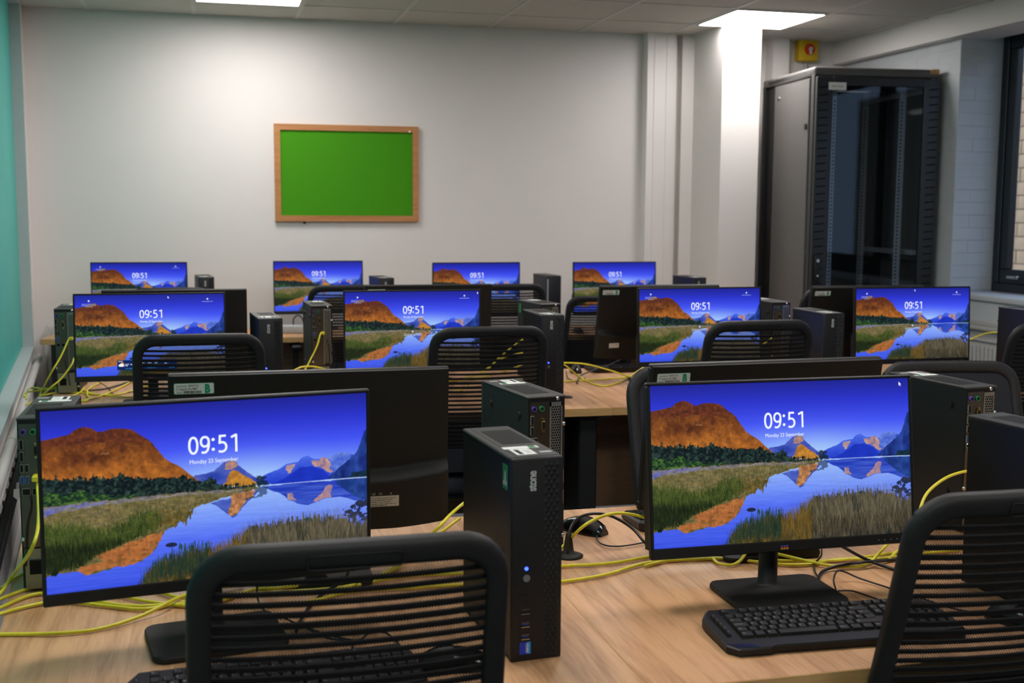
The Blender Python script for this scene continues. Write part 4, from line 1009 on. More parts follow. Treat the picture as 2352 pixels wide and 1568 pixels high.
    mb.prism([(0.002, 0.006), (0.021, 0.006), (0.021, 0.012), (0.016, 0.012), (0.016, 0.017), (0.014, 0.026), (0.011, 0.031), (0.008, 0.026), (0.007, 0.015), (0.002, 0.012)], 0, 0.0003, 1, Matrix(((0, 0, -1, -hw - 0.0004), (1, 0, 0, -hd + 0.0195), (0, 1, 0, CH - 0.0555), (0, 0, 0, 1))))
    P['greensticker'] = mb.mesh('green_side_sticker', [M['greenlabel'], M['greyink']])
    P['knob'] = MB().cyl((-hw - 0.003, 0, 0), (-hw + 0.002, 0, 0), 0.0078, 0.0082, n=18).mesh('side_foot', M['black'])
    # rear plate; seen from behind, x grows to the left
    y = hd
    mb = MB().box((-hw + 0.004, y - 0.002, 0.085), (hw - 0.003, y + 0.0004, CH - 0.009), 0).box((-0.006, y + 0.0004, 0.088), (hw - 0.004, y + 0.0014, CH - 0.012), 1)
    mb.box((-hw + 0.012, y + 0.0004, 0.006), (hw - 0.006, y + 0.0014, 0.084), 2)
    P['rear'] = mb.mesh('rear_plate', [M['pc_steel'], M['io'], M['zinc']])
    hexm = MB(); cx0, cx1 = -hw + 0.0115, -0.008; nx = 4; px = (cx1 - cx0) / (nx + 0.5) ; rows = int((CH - 0.119) / (px * 0.866 * 1.16)); pz = (CH - 0.119) / rows
    for j in range(rows):
        for i in range(nx):
            cx = cx0 + (i + 0.5 + 0.5 * (j % 2)) * px; cz = 0.1 + j * pz
            o = [(cx + px * 0.5775 * math.cos(R(30 + 60 * k)), cz + px * 0.5775 * 1.16 * math.sin(R(30 + 60 * k))) for k in range(6)]
            q = [(cx + px * 0.40 * math.cos(R(30 + 60 * k)), cz + px * 0.40 * 1.12 * math.sin(R(30 + 60 * k))) for k in range(6)]
            hexm.add([(a, y + 0.0022, b) for a, b in o + q], [(k, 6 + k, 6 + (k + 1) % 6, (k + 1) % 6) for k in range(6)], 0)
            hexm.add([(a, y + 0.0022, b) for a, b in q] + [(a, y + 0.0008, b) for a, b in q], [(k, 6 + k, 6 + (k + 1) % 6, (k + 1) % 6) for k in range(6)] + [tuple(range(11, 5, -1))], 1)
    hexm.box((-hw + 0.0085, y, 0.092), (-hw + 0.0115, y + 0.0023, CH - 0.014), 0).box((-0.0095, y, 0.092), (-0.0055, y + 0.0023, CH - 0.014), 0).box((-hw + 0.0085, y, 0.1 + rows * pz - 0.004), (-0.0055, y + 0.0023, CH - 0.014), 0)
    P['hex'] = hexm.mesh('honeycomb_vent', [M['zinc'], M['hole']])
    def port(w_, h, m, m2=None, d=0.004, name='port'):
        mb = MB().rbox((-w_ / 2 - 0.001, 0, -h / 2 - 0.001), (w_ / 2 + 0.001, d, h / 2 + 0.001), 0.0006, 1, 0).box((-w_ / 2, d - 0.001, -h / 2), (w_ / 2, d + 0.0002, h / 2), 1)
        return mb.mesh(name, [m, m2 or M['hole']])
    P['ps2p'] = MB().cyl((0, 0, 0), (0, 0.006, 0), 0.0058, n=18).cyl((0, 0.006, 0), (0, 0.0062, 0), 0.0035, n=12, slot=1).mesh('keyboard_socket', [M['purple'], M['hole']])
    P['ps2g'] = MB().cyl((0, 0, 0), (0, 0.006, 0), 0.0058, n=18).cyl((0, 0.006, 0), (0, 0.0062, 0), 0.0035, n=12, slot=1).mesh('mouse_socket', [M['green_port'], M['hole']])
    P['dp'] = port(0.0055, 0.017, M['zinc'], name='display_socket'); P['usbr'] = port(0.0056, 0.0135, M['zinc'], name='usb_socket'); P['usbb'] = port(0.0056, 0.0135, M['zinc'], M['blue_port'], name='usb_socket_blue')
    P['vga'] = MB().rbox((-0.0045, 0, -0.009), (0.0045, 0.006, 0.009), 0.002, 1, 0).box((-0.0032, 0.006, -0.0075), (0.0032, 0.0062, 0.0075), 1).cyl((0, 0, 0.0128), (0, 0.006, 0.0128), 0.0026, n=8).cyl((0, 0, -0.0128), (0, 0.006, -0.0128), 0.0026, n=8).mesh('vga_socket', [M['gold'], M['hole']])
    P['lan'] = port(0.013, 0.0115, M['zinc'], name='network_socket'); P['power'] = port(0.022, 0.026, M['black'], name='power_socket')
    P['screw'] = MB().lathe([(0.0001, 0.0045), (0.003, 0.0042), (0.0044, 0.0025), (0.0044, 0.0)], 14).mesh('screw', M['chrome'])
    P['slot'] = MB().box((-0.0008, 0, -0.015), (0.0008, 0.0008, 0.015)).mesh('panel_slot', M['zinc'])
    return P
PC = tower_meshes()

def tower(label, x, y, yaw, group, on=True, plain=False, sticker=None, ztop=None):
    t = thing('desktop_tower', label, 'computer', (x, y, DESK_Z), R(yaw), group)
    if ztop: t.scale = (1, 1, ztop / CH)
    hw, hd = CW / 2, CD / 2
    part('case', PC['case'], t); lid = part('lid', PC['lid'], t, label='grey lid'); fr = part('front_panel', PC['front'], t)
    for yy, zz in ((-0.075, CH - 0.045), (0.085, CH - 0.047), (-0.075, 0.085), (0.085, 0.085)):
        part('side_foot', PC['knob'], t, (0, yy, zz), (0, 0, PI))
    rear = part('rear_plate', PC['rear'], t)
    if not plain:
        part('lid_vent', PC['vent'], lid); part('asset_sticker', PC['asset'], lid)
        if sticker: part('green_sticker', PC['greensticker'], t, (CW + 0.0006, 0, 0) if sticker == 'right' else None)
        part('textured_strip', PC['texture'], fr); part('lettering', PC['name'], fr)
        if on: part('power_led', PC['led'], fr)
        part('power_button', PC['button'], fr)
        xl = -hw + 0.025
        for dz in (0.226, 0.238): part('audio_jack', PC['jack'], fr, (xl, -hd, CH - dz))
        for k, dz in enumerate((0.2535, 0.2755, 0.2960)): part('usb_port', PC['usb' if k == 0 else 'usb3'], fr, (xl, -hd, CH - dz))
        part('processor_sticker', PC['cpu'], fr, (xl - 0.001, -hd, CH - 0.3145))
    else:
        part('status_strip', MB().box((-hw + 0.001, -hd - 0.0008, CH - 0.15), (-hw + 0.007, -hd + 0.002, CH - 0.02)).mesh('status_strip', M['greyink']), fr, label='pale vertical strip')
    part('honeycomb_vent', PC['hex'], rear)
    for k, xx, zz in (('ps2p', 0.032, 0.0265), ('ps2g', 0.0145, 0.0265), ('dp', 0.036, 0.0505), ('dp', 0.036, 0.0735), ('vga', 0.0105, 0.062), ('usbr', 0.0365, 0.096), ('usbr', 0.0275, 0.096), ('usbb', 0.0365, 0.1185), ('usbb', 0.0275, 0.1185), ('lan', 0.030, 0.141), ('lan', 0.012, 0.141), ('power', 0.018, 0.288)):
        nm = {'ps2p': 'keyboard_socket', 'ps2g': 'mouse_socket', 'dp': 'display_socket', 'vga': 'vga_socket', 'usbr': 'usb_socket', 'usbb': 'usb_socket', 'lan': 'network_socket', 'power': 'power_socket'}[k]
        part(nm, PC[k], rear, (xx, hd + 0.001, CH - zz))
    for xx, zz in ((-0.0235, CH - 0.0065), (-hw + 0.0055, CH - 0.062), (0.039, 0.104), (-hw + 0.006, 0.03)):
        part('screw', PC['screw'], rear, (xx, hd + 0.0005, zz), (R(-90), 0, 0))
    for zz in (0.16, 0.115): part('panel_slot', PC['slot'], rear, (-hw + 0.0045, hd + 0.0006, zz))
    return t

GF, GR, GC = 'towers facing the camera', 'towers seen from the rear', 'towers along the back wall'
tower('nearest black tower with blue power light, right of the left chair', 0.481, 1.888, 5.0, GF, True, False, 'left')
tower('black tower at the right edge behind the right chair, only top and side showing', 1.479, 1.815, 8, GF)
tower('black tower in the middle row left of the yellow plug, blue light on', 0.177, 4.39, 5, GF)
tower('black tower in the middle row right of the chair with yellow cables behind it', 1.232, 4.325, 1, GF)
tower('black middle row tower with a blue sheen on its side, below the server rack', 2.335, 4.18, -1, GF, False)
tower('black tower at the right edge of the middle row, under the window', 3.245, 4.09, 0, GF, False)
tower('tower seen from the rear half hidden at the left edge of the large left monitor', -0.325, 2.44, 180, GR)
tower('rear-facing tower with purple and green sockets, right behind the nearest front tower', 0.657, 2.476, 189, GR)
tower('tower seen from the rear behind the nearest right monitor, honeycomb vent showing', 1.668, 2.394, 186, GR)
tower('tower seen from the rear at the left wall, yellow plug in its socket', -0.572, 4.945, 180, GR)
tower('tower seen from the rear with a yellow plug, between the two left middle monitors', 0.413, 4.925, 183, GR)
tower('rear-facing tower poking out above the middle tower, green sticker on its side', 1.356, 4.836, 187, GR, True, False, 'right')
tower('tower seen from the rear beside the third middle monitor, just its corner showing', 2.393, 4.735, 180, GR)
tower('black tower on the back wall row just right of the farthest left monitor', -0.065, 7.06, 6, GC, False)
tower('black tower on the back wall row below the noticeboard', 0.945, 6.80, 6, GC, False)
tower('black rounded tower without lettering on the back wall row, above a chair', 1.94, 6.735, 3, GC, False, True, ztop=0.345)
tower('black tower on the back wall row beside the white pillar', 2.79, 6.56, 5, GC, False)

# ================================================================== KEYBOARDS
KU = 0.0178
def keyboard_meshes():
    P = {}
    # body outline, back edge at +y; wedge, higher at the back
    W_, D_ = 0.440, 0.158
    out = [(-0.205, -0.079), (-0.150, -0.079), (-0.140, -0.074), (0.140, -0.074), (0.150, -0.079), (0.205, -0.079), (0.220, -0.060), (0.2205, 0.052), (0.205, 0.079), (-0.205, 0.079), (-0.2205, 0.052), (-0.220, -0.060)]
    def zt(y): return 0.015 + (y + 0.079) / 0.158 * 0.011
    mb = MB(); n = len(out)
    rings = []
    for k, sc_ in ((0, 0.985), (0.25, 1.0), (0.8, 1.0), (1.0, 0.975)):
        rings.append([(x * sc_, y * sc_, 0.001 + (zt(y) - 0.001) * k) for x, y in out])
    vs = [p for r in rings for p in r]; fs = []
    for i in range(3):
        for k in range(n):
            a, b = i * n + k, i * n + (k + 1) % n; fs.append((a, b, b + n, a + n))
    fs.append(tuple(range(n))[::-1]); fs.append(tuple(range(3 * n, 4 * n))); mb.add(vs, fs)
    P['body'] = mb.mesh('keyboard_body', M['black'])
    P['corner'] = MB().add([(-0.2165, -0.058, 0.0166), (-0.203, -0.0755, 0.0154), (-0.165, -0.0755, 0.0154), (-0.178, -0.062, 0.0168)], [(0, 1, 2, 3)]).add([(-0.2165, -0.058, 0.0166), (-0.203, -0.0755, 0.0154), (-0.2035, -0.0785, 0.008), (-0.2185, -0.0605, 0.008)], [(0, 3, 2, 1)]).mesh('gloss_corner', M['black_gloss'])
    P['zt'] = zt
    keys = []
    x0, y0 = -0.186, 0.036
    def row(y, spec, x=x0):
        for wd, s in spec:
            if s is not None: keys.append((x + wd * KU / 2, y, wd, s))
            x += wd * KU
    f = [(1, 'Esc'), (0.9, None)] + [(1, 'F%d' % k) for k in range(1, 5)] + [(0.45, None)] + [(1, 'F%d' % k) for k in range(5, 9)] + [(0.45, None)] + [(1, 'F%d' % k) for k in range(9, 13)]
    row(y0 + KU * 1.25, f)
    row(y0, [(1, c) for c in '`1234567890-='] + [(2, 'Back')])
    row(y0 - KU, [(1.5, 'Tab')] + [(1, c) for c in 'QWERTYUIOP[]'] + [(1.5, 'Enter')])
    row(y0 - 2 * KU, [(1.75, 'Caps Lock')] + [(1, c) for c in "ASDFGHJKL;'#"] + [(1.25, '')])
    row(y0 - 3 * KU, [(1.25, 'Shift'), (1, '\\')] + [(1, c) for c in 'ZXCVBNM,./'] + [(2.75, 'Shift')])
    row(y0 - 4 * KU, [(1.4, 'Ctrl'), (1.2, '*'), (1.2, 'Alt'), (6.2, ''), (1.25, 'Alt Gr'), (1.25, '*'), (1.25, '='), (1.25, 'Ctrl')])
    xn = x0 + 15.3 * KU
    row(y0 + KU * 1.25, [(1, 'Prt'), (1, 'Scr'), (1, 'Brk')], xn); row(y0, [(1, 'Ins'), (1, 'Home'), (1, 'PgU')], xn); row(y0 - KU, [(1, 'Del'), (1, 'End'), (1, 'PgD')], xn)
    row(y0 - 3 * KU, [(1, None), (1, '^')], xn); row(y0 - 4 * KU, [(1, '<'), (1, 'v'), (1, '>')], xn)
    xp = x0 + 18.6 * KU
    for r_, cs in enumerate(('N/*-', '789+', '456 ', '123 ', '0 . ')): row(y0 - r_ * KU, [(0.98, c) for c in cs], xp)
    for k in range(5): keys.append((-0.2045 + 0.0003 * k, y0 + 0.004 - 0.0165 * k, 0.55, '>'))
    P['keys'] = []
    for x, y, wd, s in keys:
        hx, hy, h = wd * KU / 2 - 0.0009, KU / 2 - 0.0009, 0.0065
        mb = MB(); t_ = 0.0022
        vs = [(-hx, -hy, 0), (hx, -hy, 0), (hx, hy, 0), (-hx, hy, 0), (-hx + t_, -hy + t_, h), (hx - t_, -hy + t_, h), (hx - t_, hy - t_ * 0.6, h + 0.0012), (-hx + t_, hy - t_ * 0.6, h + 0.0012)]
        mb.add(vs, [(4, 5, 6, 7), (0, 1, 5, 4), (1, 2, 6, 5), (2, 3, 7, 6), (3, 0, 4, 7)])
        if s.strip():
            big = len(s) == 1
            me = text_mesh(s, 0.0048 if big else 0.0034, 'LEFT', 0.00005)
            mb.mesh_in(me, 1, Matrix.Translation((-hx + 0.0032, hy - 0.0085, h + 0.0013)))
        P['keys'].append(((x, y, zt(y) - 0.0012), mb.mesh('key', [M['black_matt'], M['greyink']])))
    return P
KM = keyboard_meshes()
def keyboard(label, x, y, yaw):
    t = thing('keyboard', label, 'keyboard', (x, y, DESK_Z), R(yaw), 'black wired keyboards')
    part('body', KM['body'], t); part('gloss_corner', KM['corner'], t)
    o = part('gloss_corner', KM['corner'], t); o.scale = (-1, 1, 1)
    for loc, me in KM['keys']: part('key', me, t, loc, (R(3.5), 0, 0))
    return t
keyboard('black keyboard in front of the nearest right monitor, half behind the right chair', 1.028, 1.752, -3.0)
keyboard('black keyboard seen through the mesh of the nearest left chair', 0.078, 1.722, 4)
keyboard('black keyboard seen end on behind the nearest right monitor', 1.145, 2.492, 181)
keyboard('black keyboard in front of the white labelled monitor back in the middle row', 1.86, 5.0, 179)

# ================================================================== MICE
def mouse_meshes():
    P = {}
    def shell(scale=1.0, z0=0.0):
        rings = []
        for k in range(15):
            t_ = k / 14; y = -0.056 + 0.112 * t_
            w_ = 0.031 * (math.sin(PI * min(1, max(0, 0.06 + 0.88 * t_))) ** 0.42) * (0.93 + 0.1 * math.cos(2 * PI * t_)); h = 0.036 * (math.sin(PI * (0.05 + 0.85 * (1 - t_) ** 0.85 * 0.98 + 0.02)) ** 0.55)
            rings.append([(w_ * scale * math.cos(a), y * scale, z0 + max(0, h * scale * math.sin(a)) if a <= PI else 0) for a in [PI * j / 14 for j in range(15)]] )
        return rings
    rings = shell(); n = 15; mb = MB(); vs = [p for r in rings for p in r]; fs = []
    for i in range(14):
        for k in range(n - 1):
            a = i * n + k; fs.append((a, a + 1, a + n + 1, a + n))
    mb.add(vs, fs, 0, True); mb.add(rings[0], [tuple(range(n))]); mb.add(rings[-1], [tuple(range(n))[::-1]])
    P['body'] = mb.mesh('mouse_body', M['black_gloss'])
    for sx, nm in ((-1, 'left'), (1, 'right')):
        mb = MB(); vs = []; m_ = 6; q = 7
        for i in range(q):
            r = rings[7 + i]
            for k in range(m_):
                p = Vector(r[2 + k] if sx > 0 else r[12 - k]); vs.append((p.x * 0.99 if k < 5 else sx * 0.004, p.y * 1.003, p.z + 0.0011))
        fs = [(i * m_ + k, i * m_ + k + 1, (i + 1) * m_ + k + 1, (i + 1) * m_ + k) if sx > 0 else (i * m_ + k, (i + 1) * m_ + k, (i + 1) * m_ + k + 1, i * m_ + k + 1) for i in range(q - 1) for k in range(m_ - 1)]
        mb.add(vs, fs, 0, True); P[nm] = mb.mesh('mouse_button', M['black'])
    P['wheel'] = MB().cyl((-0.0035, 0.028, 0.021), (0.0035, 0.028, 0.021), 0.0085, n=16).mesh('scroll_wheel', M['black_matt'])
    return P
MM = mouse_meshes()
def mouse(label, x, y, yaw):
    t = thing('computer_mouse', label, 'mouse', (x, y, DESK_Z), R(yaw), 'black wired mice')
    part('body', MM['body'], t); part('button', MM['left'], t); part('button', MM['right'], t); part('scroll_wheel', MM['wheel'], t)
    return t
mouse('black mouse seen through the mesh of the nearest left chair', 0.355, 1.755, 82)
mouse('black mouse right of the nearest right keyboard, seen through the right chair', 1.372, 1.712, 20)
mouse('black mouse on the nearest desk right of the nearest tower', 0.803, 2.462, 217)
mouse('black mouse on the middle desk beside the yellow cables', 1.575, 4.985, 170)
mouse('black mouse on the back wall desk near the pillar, behind a chair', 2.10, 6.60, 0)

# ================================================================== CHAIRS
TILT = R(16.5); SB, CB = math.sin(TILT), math.cos(TILT)
def back_pt(u, v, o=0.0):            # u across, v up the leaning back, o towards the sitter
    bow = -0.012 * (1 - min(1, (u / 0.2) ** 2)) - 0.006 * math.sin(PI * v / 0.55)
    return (u, -0.185 - v * SB + (o + bow) * CB, 0.49 + v * CB + (o + bow) * SB)
def chair_meshes():
    P = {}
    path = []; r = 0.062; hwid = 0.1985; top = 0.54
    for k in range(10): path.append((-(0.209 - 0.010 * k / 9), 0.0 + (top - r) * k / 9))
    for k in range(1, 8): a = PI - PI / 2 * k / 7; path.append((-hwid + r + r * math.cos(a), top - r + r * math.sin(a)))
    path += [(-hwid + r + (hwid - r) * k / 4, top + 0.003 * math.sin(PI / 2 * k / 4)) for k in range(1, 5)]
    path += [(-u, v) for u, v in path[-2::-1]]
    rings = []
    n = len(path)
    for i, (u, v) in enumerate(path):
        a, b = path[max(0, i - 1)], path[min(n - 1, i + 1)]
        tu, tv = b[0] - a[0], b[1] - a[1]; l = math.hypot(tu, tv); nu, nv = -tv / l, tu / l
        hw = 0.0165 + 0.0025 * abs(nv); hd = 0.013
        ring = []
        for k in range(14):
            t_ = 2 * PI * k / 14; cx, sy = math.cos(t_), math.sin(t_)
            cx = math.copysign(abs(cx) ** 0.7, cx); sy = math.copysign(abs(sy) ** 0.7, sy)
            ring.append(back_pt(u + nu * hw * cx, v + nv * hw * cx, hd * sy))
        rings.append(ring)
    P['frame'] = MB().loft(rings).mesh('chair_back_frame', M['chair_frame'])
    # raised outline of the hand grip in the top rail
    g = [(x, 0.5415 + y) for x, y in rrect(0.125, 0.021, 0.006, 4)]
    g.append(g[0])
    mb = MB().tube([back_pt(u, v - 0.003, -0.0138) for u, v in g], 0.0011, 6, 0, 1)
    P['grip'] = mb.mesh('grip_outline', M['black'])
    P['slats'] = []
    for k in range(25):
        v = 0.105 + k * 0.0166
        if v > 0.515: break
        w_ = 0.207 - 0.010 * v / 0.5
        if v > 0.478: w_ -= 0.040 * ((v - 0.478) / 0.04) ** 1.5
        mb = MB(); q = 6; h = 0.0037 + 0.0005 * math.sin(k); vs = []
        for i in range(q + 1):
            u = -w_ + 2 * w_ * i / q
            vs += [back_pt(u, v - h, -0.002), back_pt(u, v - h, 0.002), back_pt(u, v + h, 0.002), back_pt(u, v + h, -0.002)]
        fs = []
        for i in range(q):
            a = i * 4
            for j in range(4): fs.append((a + j, a + 4 + j, a + 4 + (j + 1) % 4, a + (j + 1) % 4))
        mb.add(vs, fs); P['slats'].append(mb.mesh('back_strip', M['slat']))
    mb = MB(); vs = []; qx, qz = 10, 12
    for j in range(qz + 1):
        v = 0.09 + 0.435 * j / qz
        for i in range(qx + 1): vs.append(back_pt(-0.205 + 0.41 * i / qx, v, 0.0035))
    mb.add(vs, [(j * (qx + 1) + i, j * (qx + 1) + i + 1, (j + 1) * (qx + 1) + i + 1, (j + 1) * (qx + 1) + i) for j in range(qz) for i in range(qx)], 0, True)
    P['mesh'] = mb.mesh('back_mesh', M['weave'])
    mb = MB(); vs = []
    for j in range(qz + 1):
        v = 0.09 + 0.435 * j / qz
        for i in range(qx + 1): vs.append(back_pt(-0.205 + 0.41 * i / qx, v, 0.0065))
    mb.add(vs, [(j * (qx + 1) + i, j * (qx + 1) + i + 1, (j + 1) * (qx + 1) + i + 1, (j + 1) * (qx + 1) + i) for j in range(qz) for i in range(qx)], 0, True)
    P['cover'] = mb.mesh('back_fabric', M['fabric'])
    mb = MB(); vs = []
    for j in range(5):
        for i in range(qx + 1): vs.append(back_pt(-0.2 + 0.4 * i / qx, 0.005 + 0.093 * j / 4, -0.004))
    for j in range(5):
        for i in range(qx + 1): vs.append(back_pt(-0.2 + 0.4 * i / qx, 0.005 + 0.093 * j / 4, 0.006))
    o_ = 5 * (qx + 1); fs = []
    for s_ in (0, o_):
        for j in range(4):
            for i in range(qx):
                a = s_ + j * (qx + 1) + i; fs.append((a, a + 1, a + qx + 2, a + qx + 1))
    for i in range(qx): fs.append((i, i + 1, o_ + i + 1, o_ + i)); a = 4 * (qx + 1) + i; fs.append((a, a + 1, o_ + a + 1, o_ + a))
    mb.add(vs, fs); P['lumbar'] = mb.mesh('lower_back_panel', M['fabric'])
    mb = MB(); rings = []
    for z, k in ((0.40, 0.90), (0.408, 0.97), (0.425, 1.0), (0.445, 1.0), (0.460, 0.975), (0.468, 0.92)):
        rings.append([(x * k, y * k + 0.04, z - 0.008 * max(0, (y * k) / 0.23 - 0.6)) for x, y in rrect(0.47, 0.45, 0.07, 6)])
    mb.loft(rings); P['seat'] = mb.mesh('seat', M['fabric'])
    P['pan'] = MB().rbox((-0.19, -0.15, 0.382), (0.19, 0.22, 0.402), 0.008, 1).rbox((-0.05, -0.235, 0.40), (0.05, -0.12, 0.43), 0.008, 1).rbox((-0.045, -0.262, 0.41), (0.045, -0.225, 0.56), 0.008, 1).mesh('seat_pan', M['chair_frame'])
    P['arm'] = MB().rbox((-0.032, -0.10, 0.645), (0.032, 0.12, 0.672), 0.012, 2).rbox((-0.012, -0.02, 0.44), (0.012, 0.05, 0.648), 0.006, 1).rbox((-0.06, -0.01, 0.40), (0.012, 0.04, 0.44), 0.006, 1).mesh('armrest', M['chair_frame'])
    P['lift'] = MB().cyl((0, 0, 0.10), (0, 0, 0.25), 0.028, n=18).cyl((0, 0, 0.25), (0, 0, 0.385), 0.016, n=16).mesh('gas_lift', M['black'])
    P['foot'] = MB().loft([[(0.03, -0.026, 0.135), (0.03, 0.026, 0.135), (0.03, 0.026, 0.08), (0.03, -0.026, 0.08)], [(0.30, -0.018, 0.082), (0.30, 0.018, 0.082), (0.30, 0.018, 0.058), (0.30, -0.018, 0.058)]], 0, True, False).mesh('base_arm', M['chair_frame'])
    P['hub'] = MB().cyl((0, 0, 0.07), (0, 0, 0.14), 0.045, 0.036, n=18).mesh('base_hub', M['chair_frame'])
    P['castor'] = MB().cyl((0.285, -0.024, 0.027), (0.285, -0.006, 0.027), 0.027, n=16).cyl((0.285, 0.006, 0.027), (0.285, 0.024, 0.027), 0.027, n=16).cyl((0.285, 0, 0.027), (0.285, 0, 0.062), 0.007, n=8).cyl((0.285, -0.006, 0.027), (0.285, 0.006, 0.027), 0.008, n=8).mesh('castor', M['black'])
    return P
CM = chair_meshes()
def make_chair():
    t = thing('office_chair', '', 'chair')
    part('back_frame', CM['frame'], t); part('hand_grip', CM['grip'], t)
    for me in CM['slats']: part('back_strip', me, t)
    part('back_mesh', CM['mesh'], t, label='fine see-through mesh'); part('lower_back_panel', CM['lumbar'], t)
    part('seat', CM['seat'], t); part('seat_pan', CM['pan'], t)
    for sx in (-1, 1):
        o = part('armrest', CM['arm'], t, (sx * 0.262, 0, 0)); o.scale = (sx, 1, 1)
    part('gas_lift', CM['lift'], t); part('base_hub', CM['hub'], t)
    for k in range(5):
        part('base_arm', CM['foot'], t, rot=(0, 0, R(90 + 72 * k))); part('castor', CM['castor'], t, rot=(0, 0, R(90 + 72 * k)))
    return t
proto = None
def chair(label, xt, yt, zt, yaw, group, covered=False):
    """xt, yt: middle of the top rail; zt: its height"""
    global proto
    if proto is None: t = proto = make_chair()
    else: t = copy_tree(proto)
    px, py, pz = back_pt(0, 0.558)
    s = zt / pz; a = R(yaw)
    t.location = (xt - (px * math.cos(a) - py * math.sin(a)), yt - (px * math.sin(a) + py * math.cos(a)), 0)
    t.rotation_euler = (0, 0, a); t.scale = (1, 1, s)
    t['label'] = label; t['category'] = 'chair'; t['group'] = group
    if covered: part('back_fabric', CM['cover'], t)
    return t
G1, G2, G3, G4 = 'chairs at the nearest desks', 'chairs at the middle desks', 'chairs at the back wall desks', 'chairs on the far side of the nearest desks'
chair('black mesh-backed chair nearest on the left, in front of the large left monitor', 0.168, 1.475, 1.028, 0, G1)
chair('black mesh-backed chair cut off by the right edge, covering the right end of the keyboard', 1.195, 1.445, 1.045, -2, G1)
chair('black mesh-backed chair in front of the weather card monitor', -0.058, 3.96, 1.042, 0, G2)
chair('black mesh-backed chair in the middle row with yellow cables seen through it', 0.930, 3.93, 1.050, 0, G2)
chair('black mesh-backed chair in front of the third middle row monitor', 1.915, 3.82, 1.064, 0, G2)
chair('black mesh-backed chair at the right edge in front of the window end desk', 3.10, 3.70, 1.045, -4, G2)
chair('black chair just showing above the weather card monitor, at the farthest left back desk', -0.235, 6.45, 1.035, 0, G3)
chair('black mesh-backed chair right of the yellow plug tower, at the desk below the noticeboard', 0.705, 6.44, 1.04, 0, G3)
chair('black mesh-backed chair above the blue lit middle tower, at the third back desk', 1.63, 6.40, 1.038, 0, G3)
chair('lower black mesh-backed chair left of the white labelled monitor back', 2.17, 6.35, 0.968, 0, G3)
chair('dark chair in front of the server rack, above the third middle monitor', 3.34, 5.86, 1.03, 25, G3, True)
chair('dark chair turned towards the camera behind the rear tower on the right', 2.09, 2.98, 1.02, 172, G4, True)
chair('dark chair seen edge on just left of the nearest right monitor', 1.275, 2.96, 1.035, 186, G4, True)

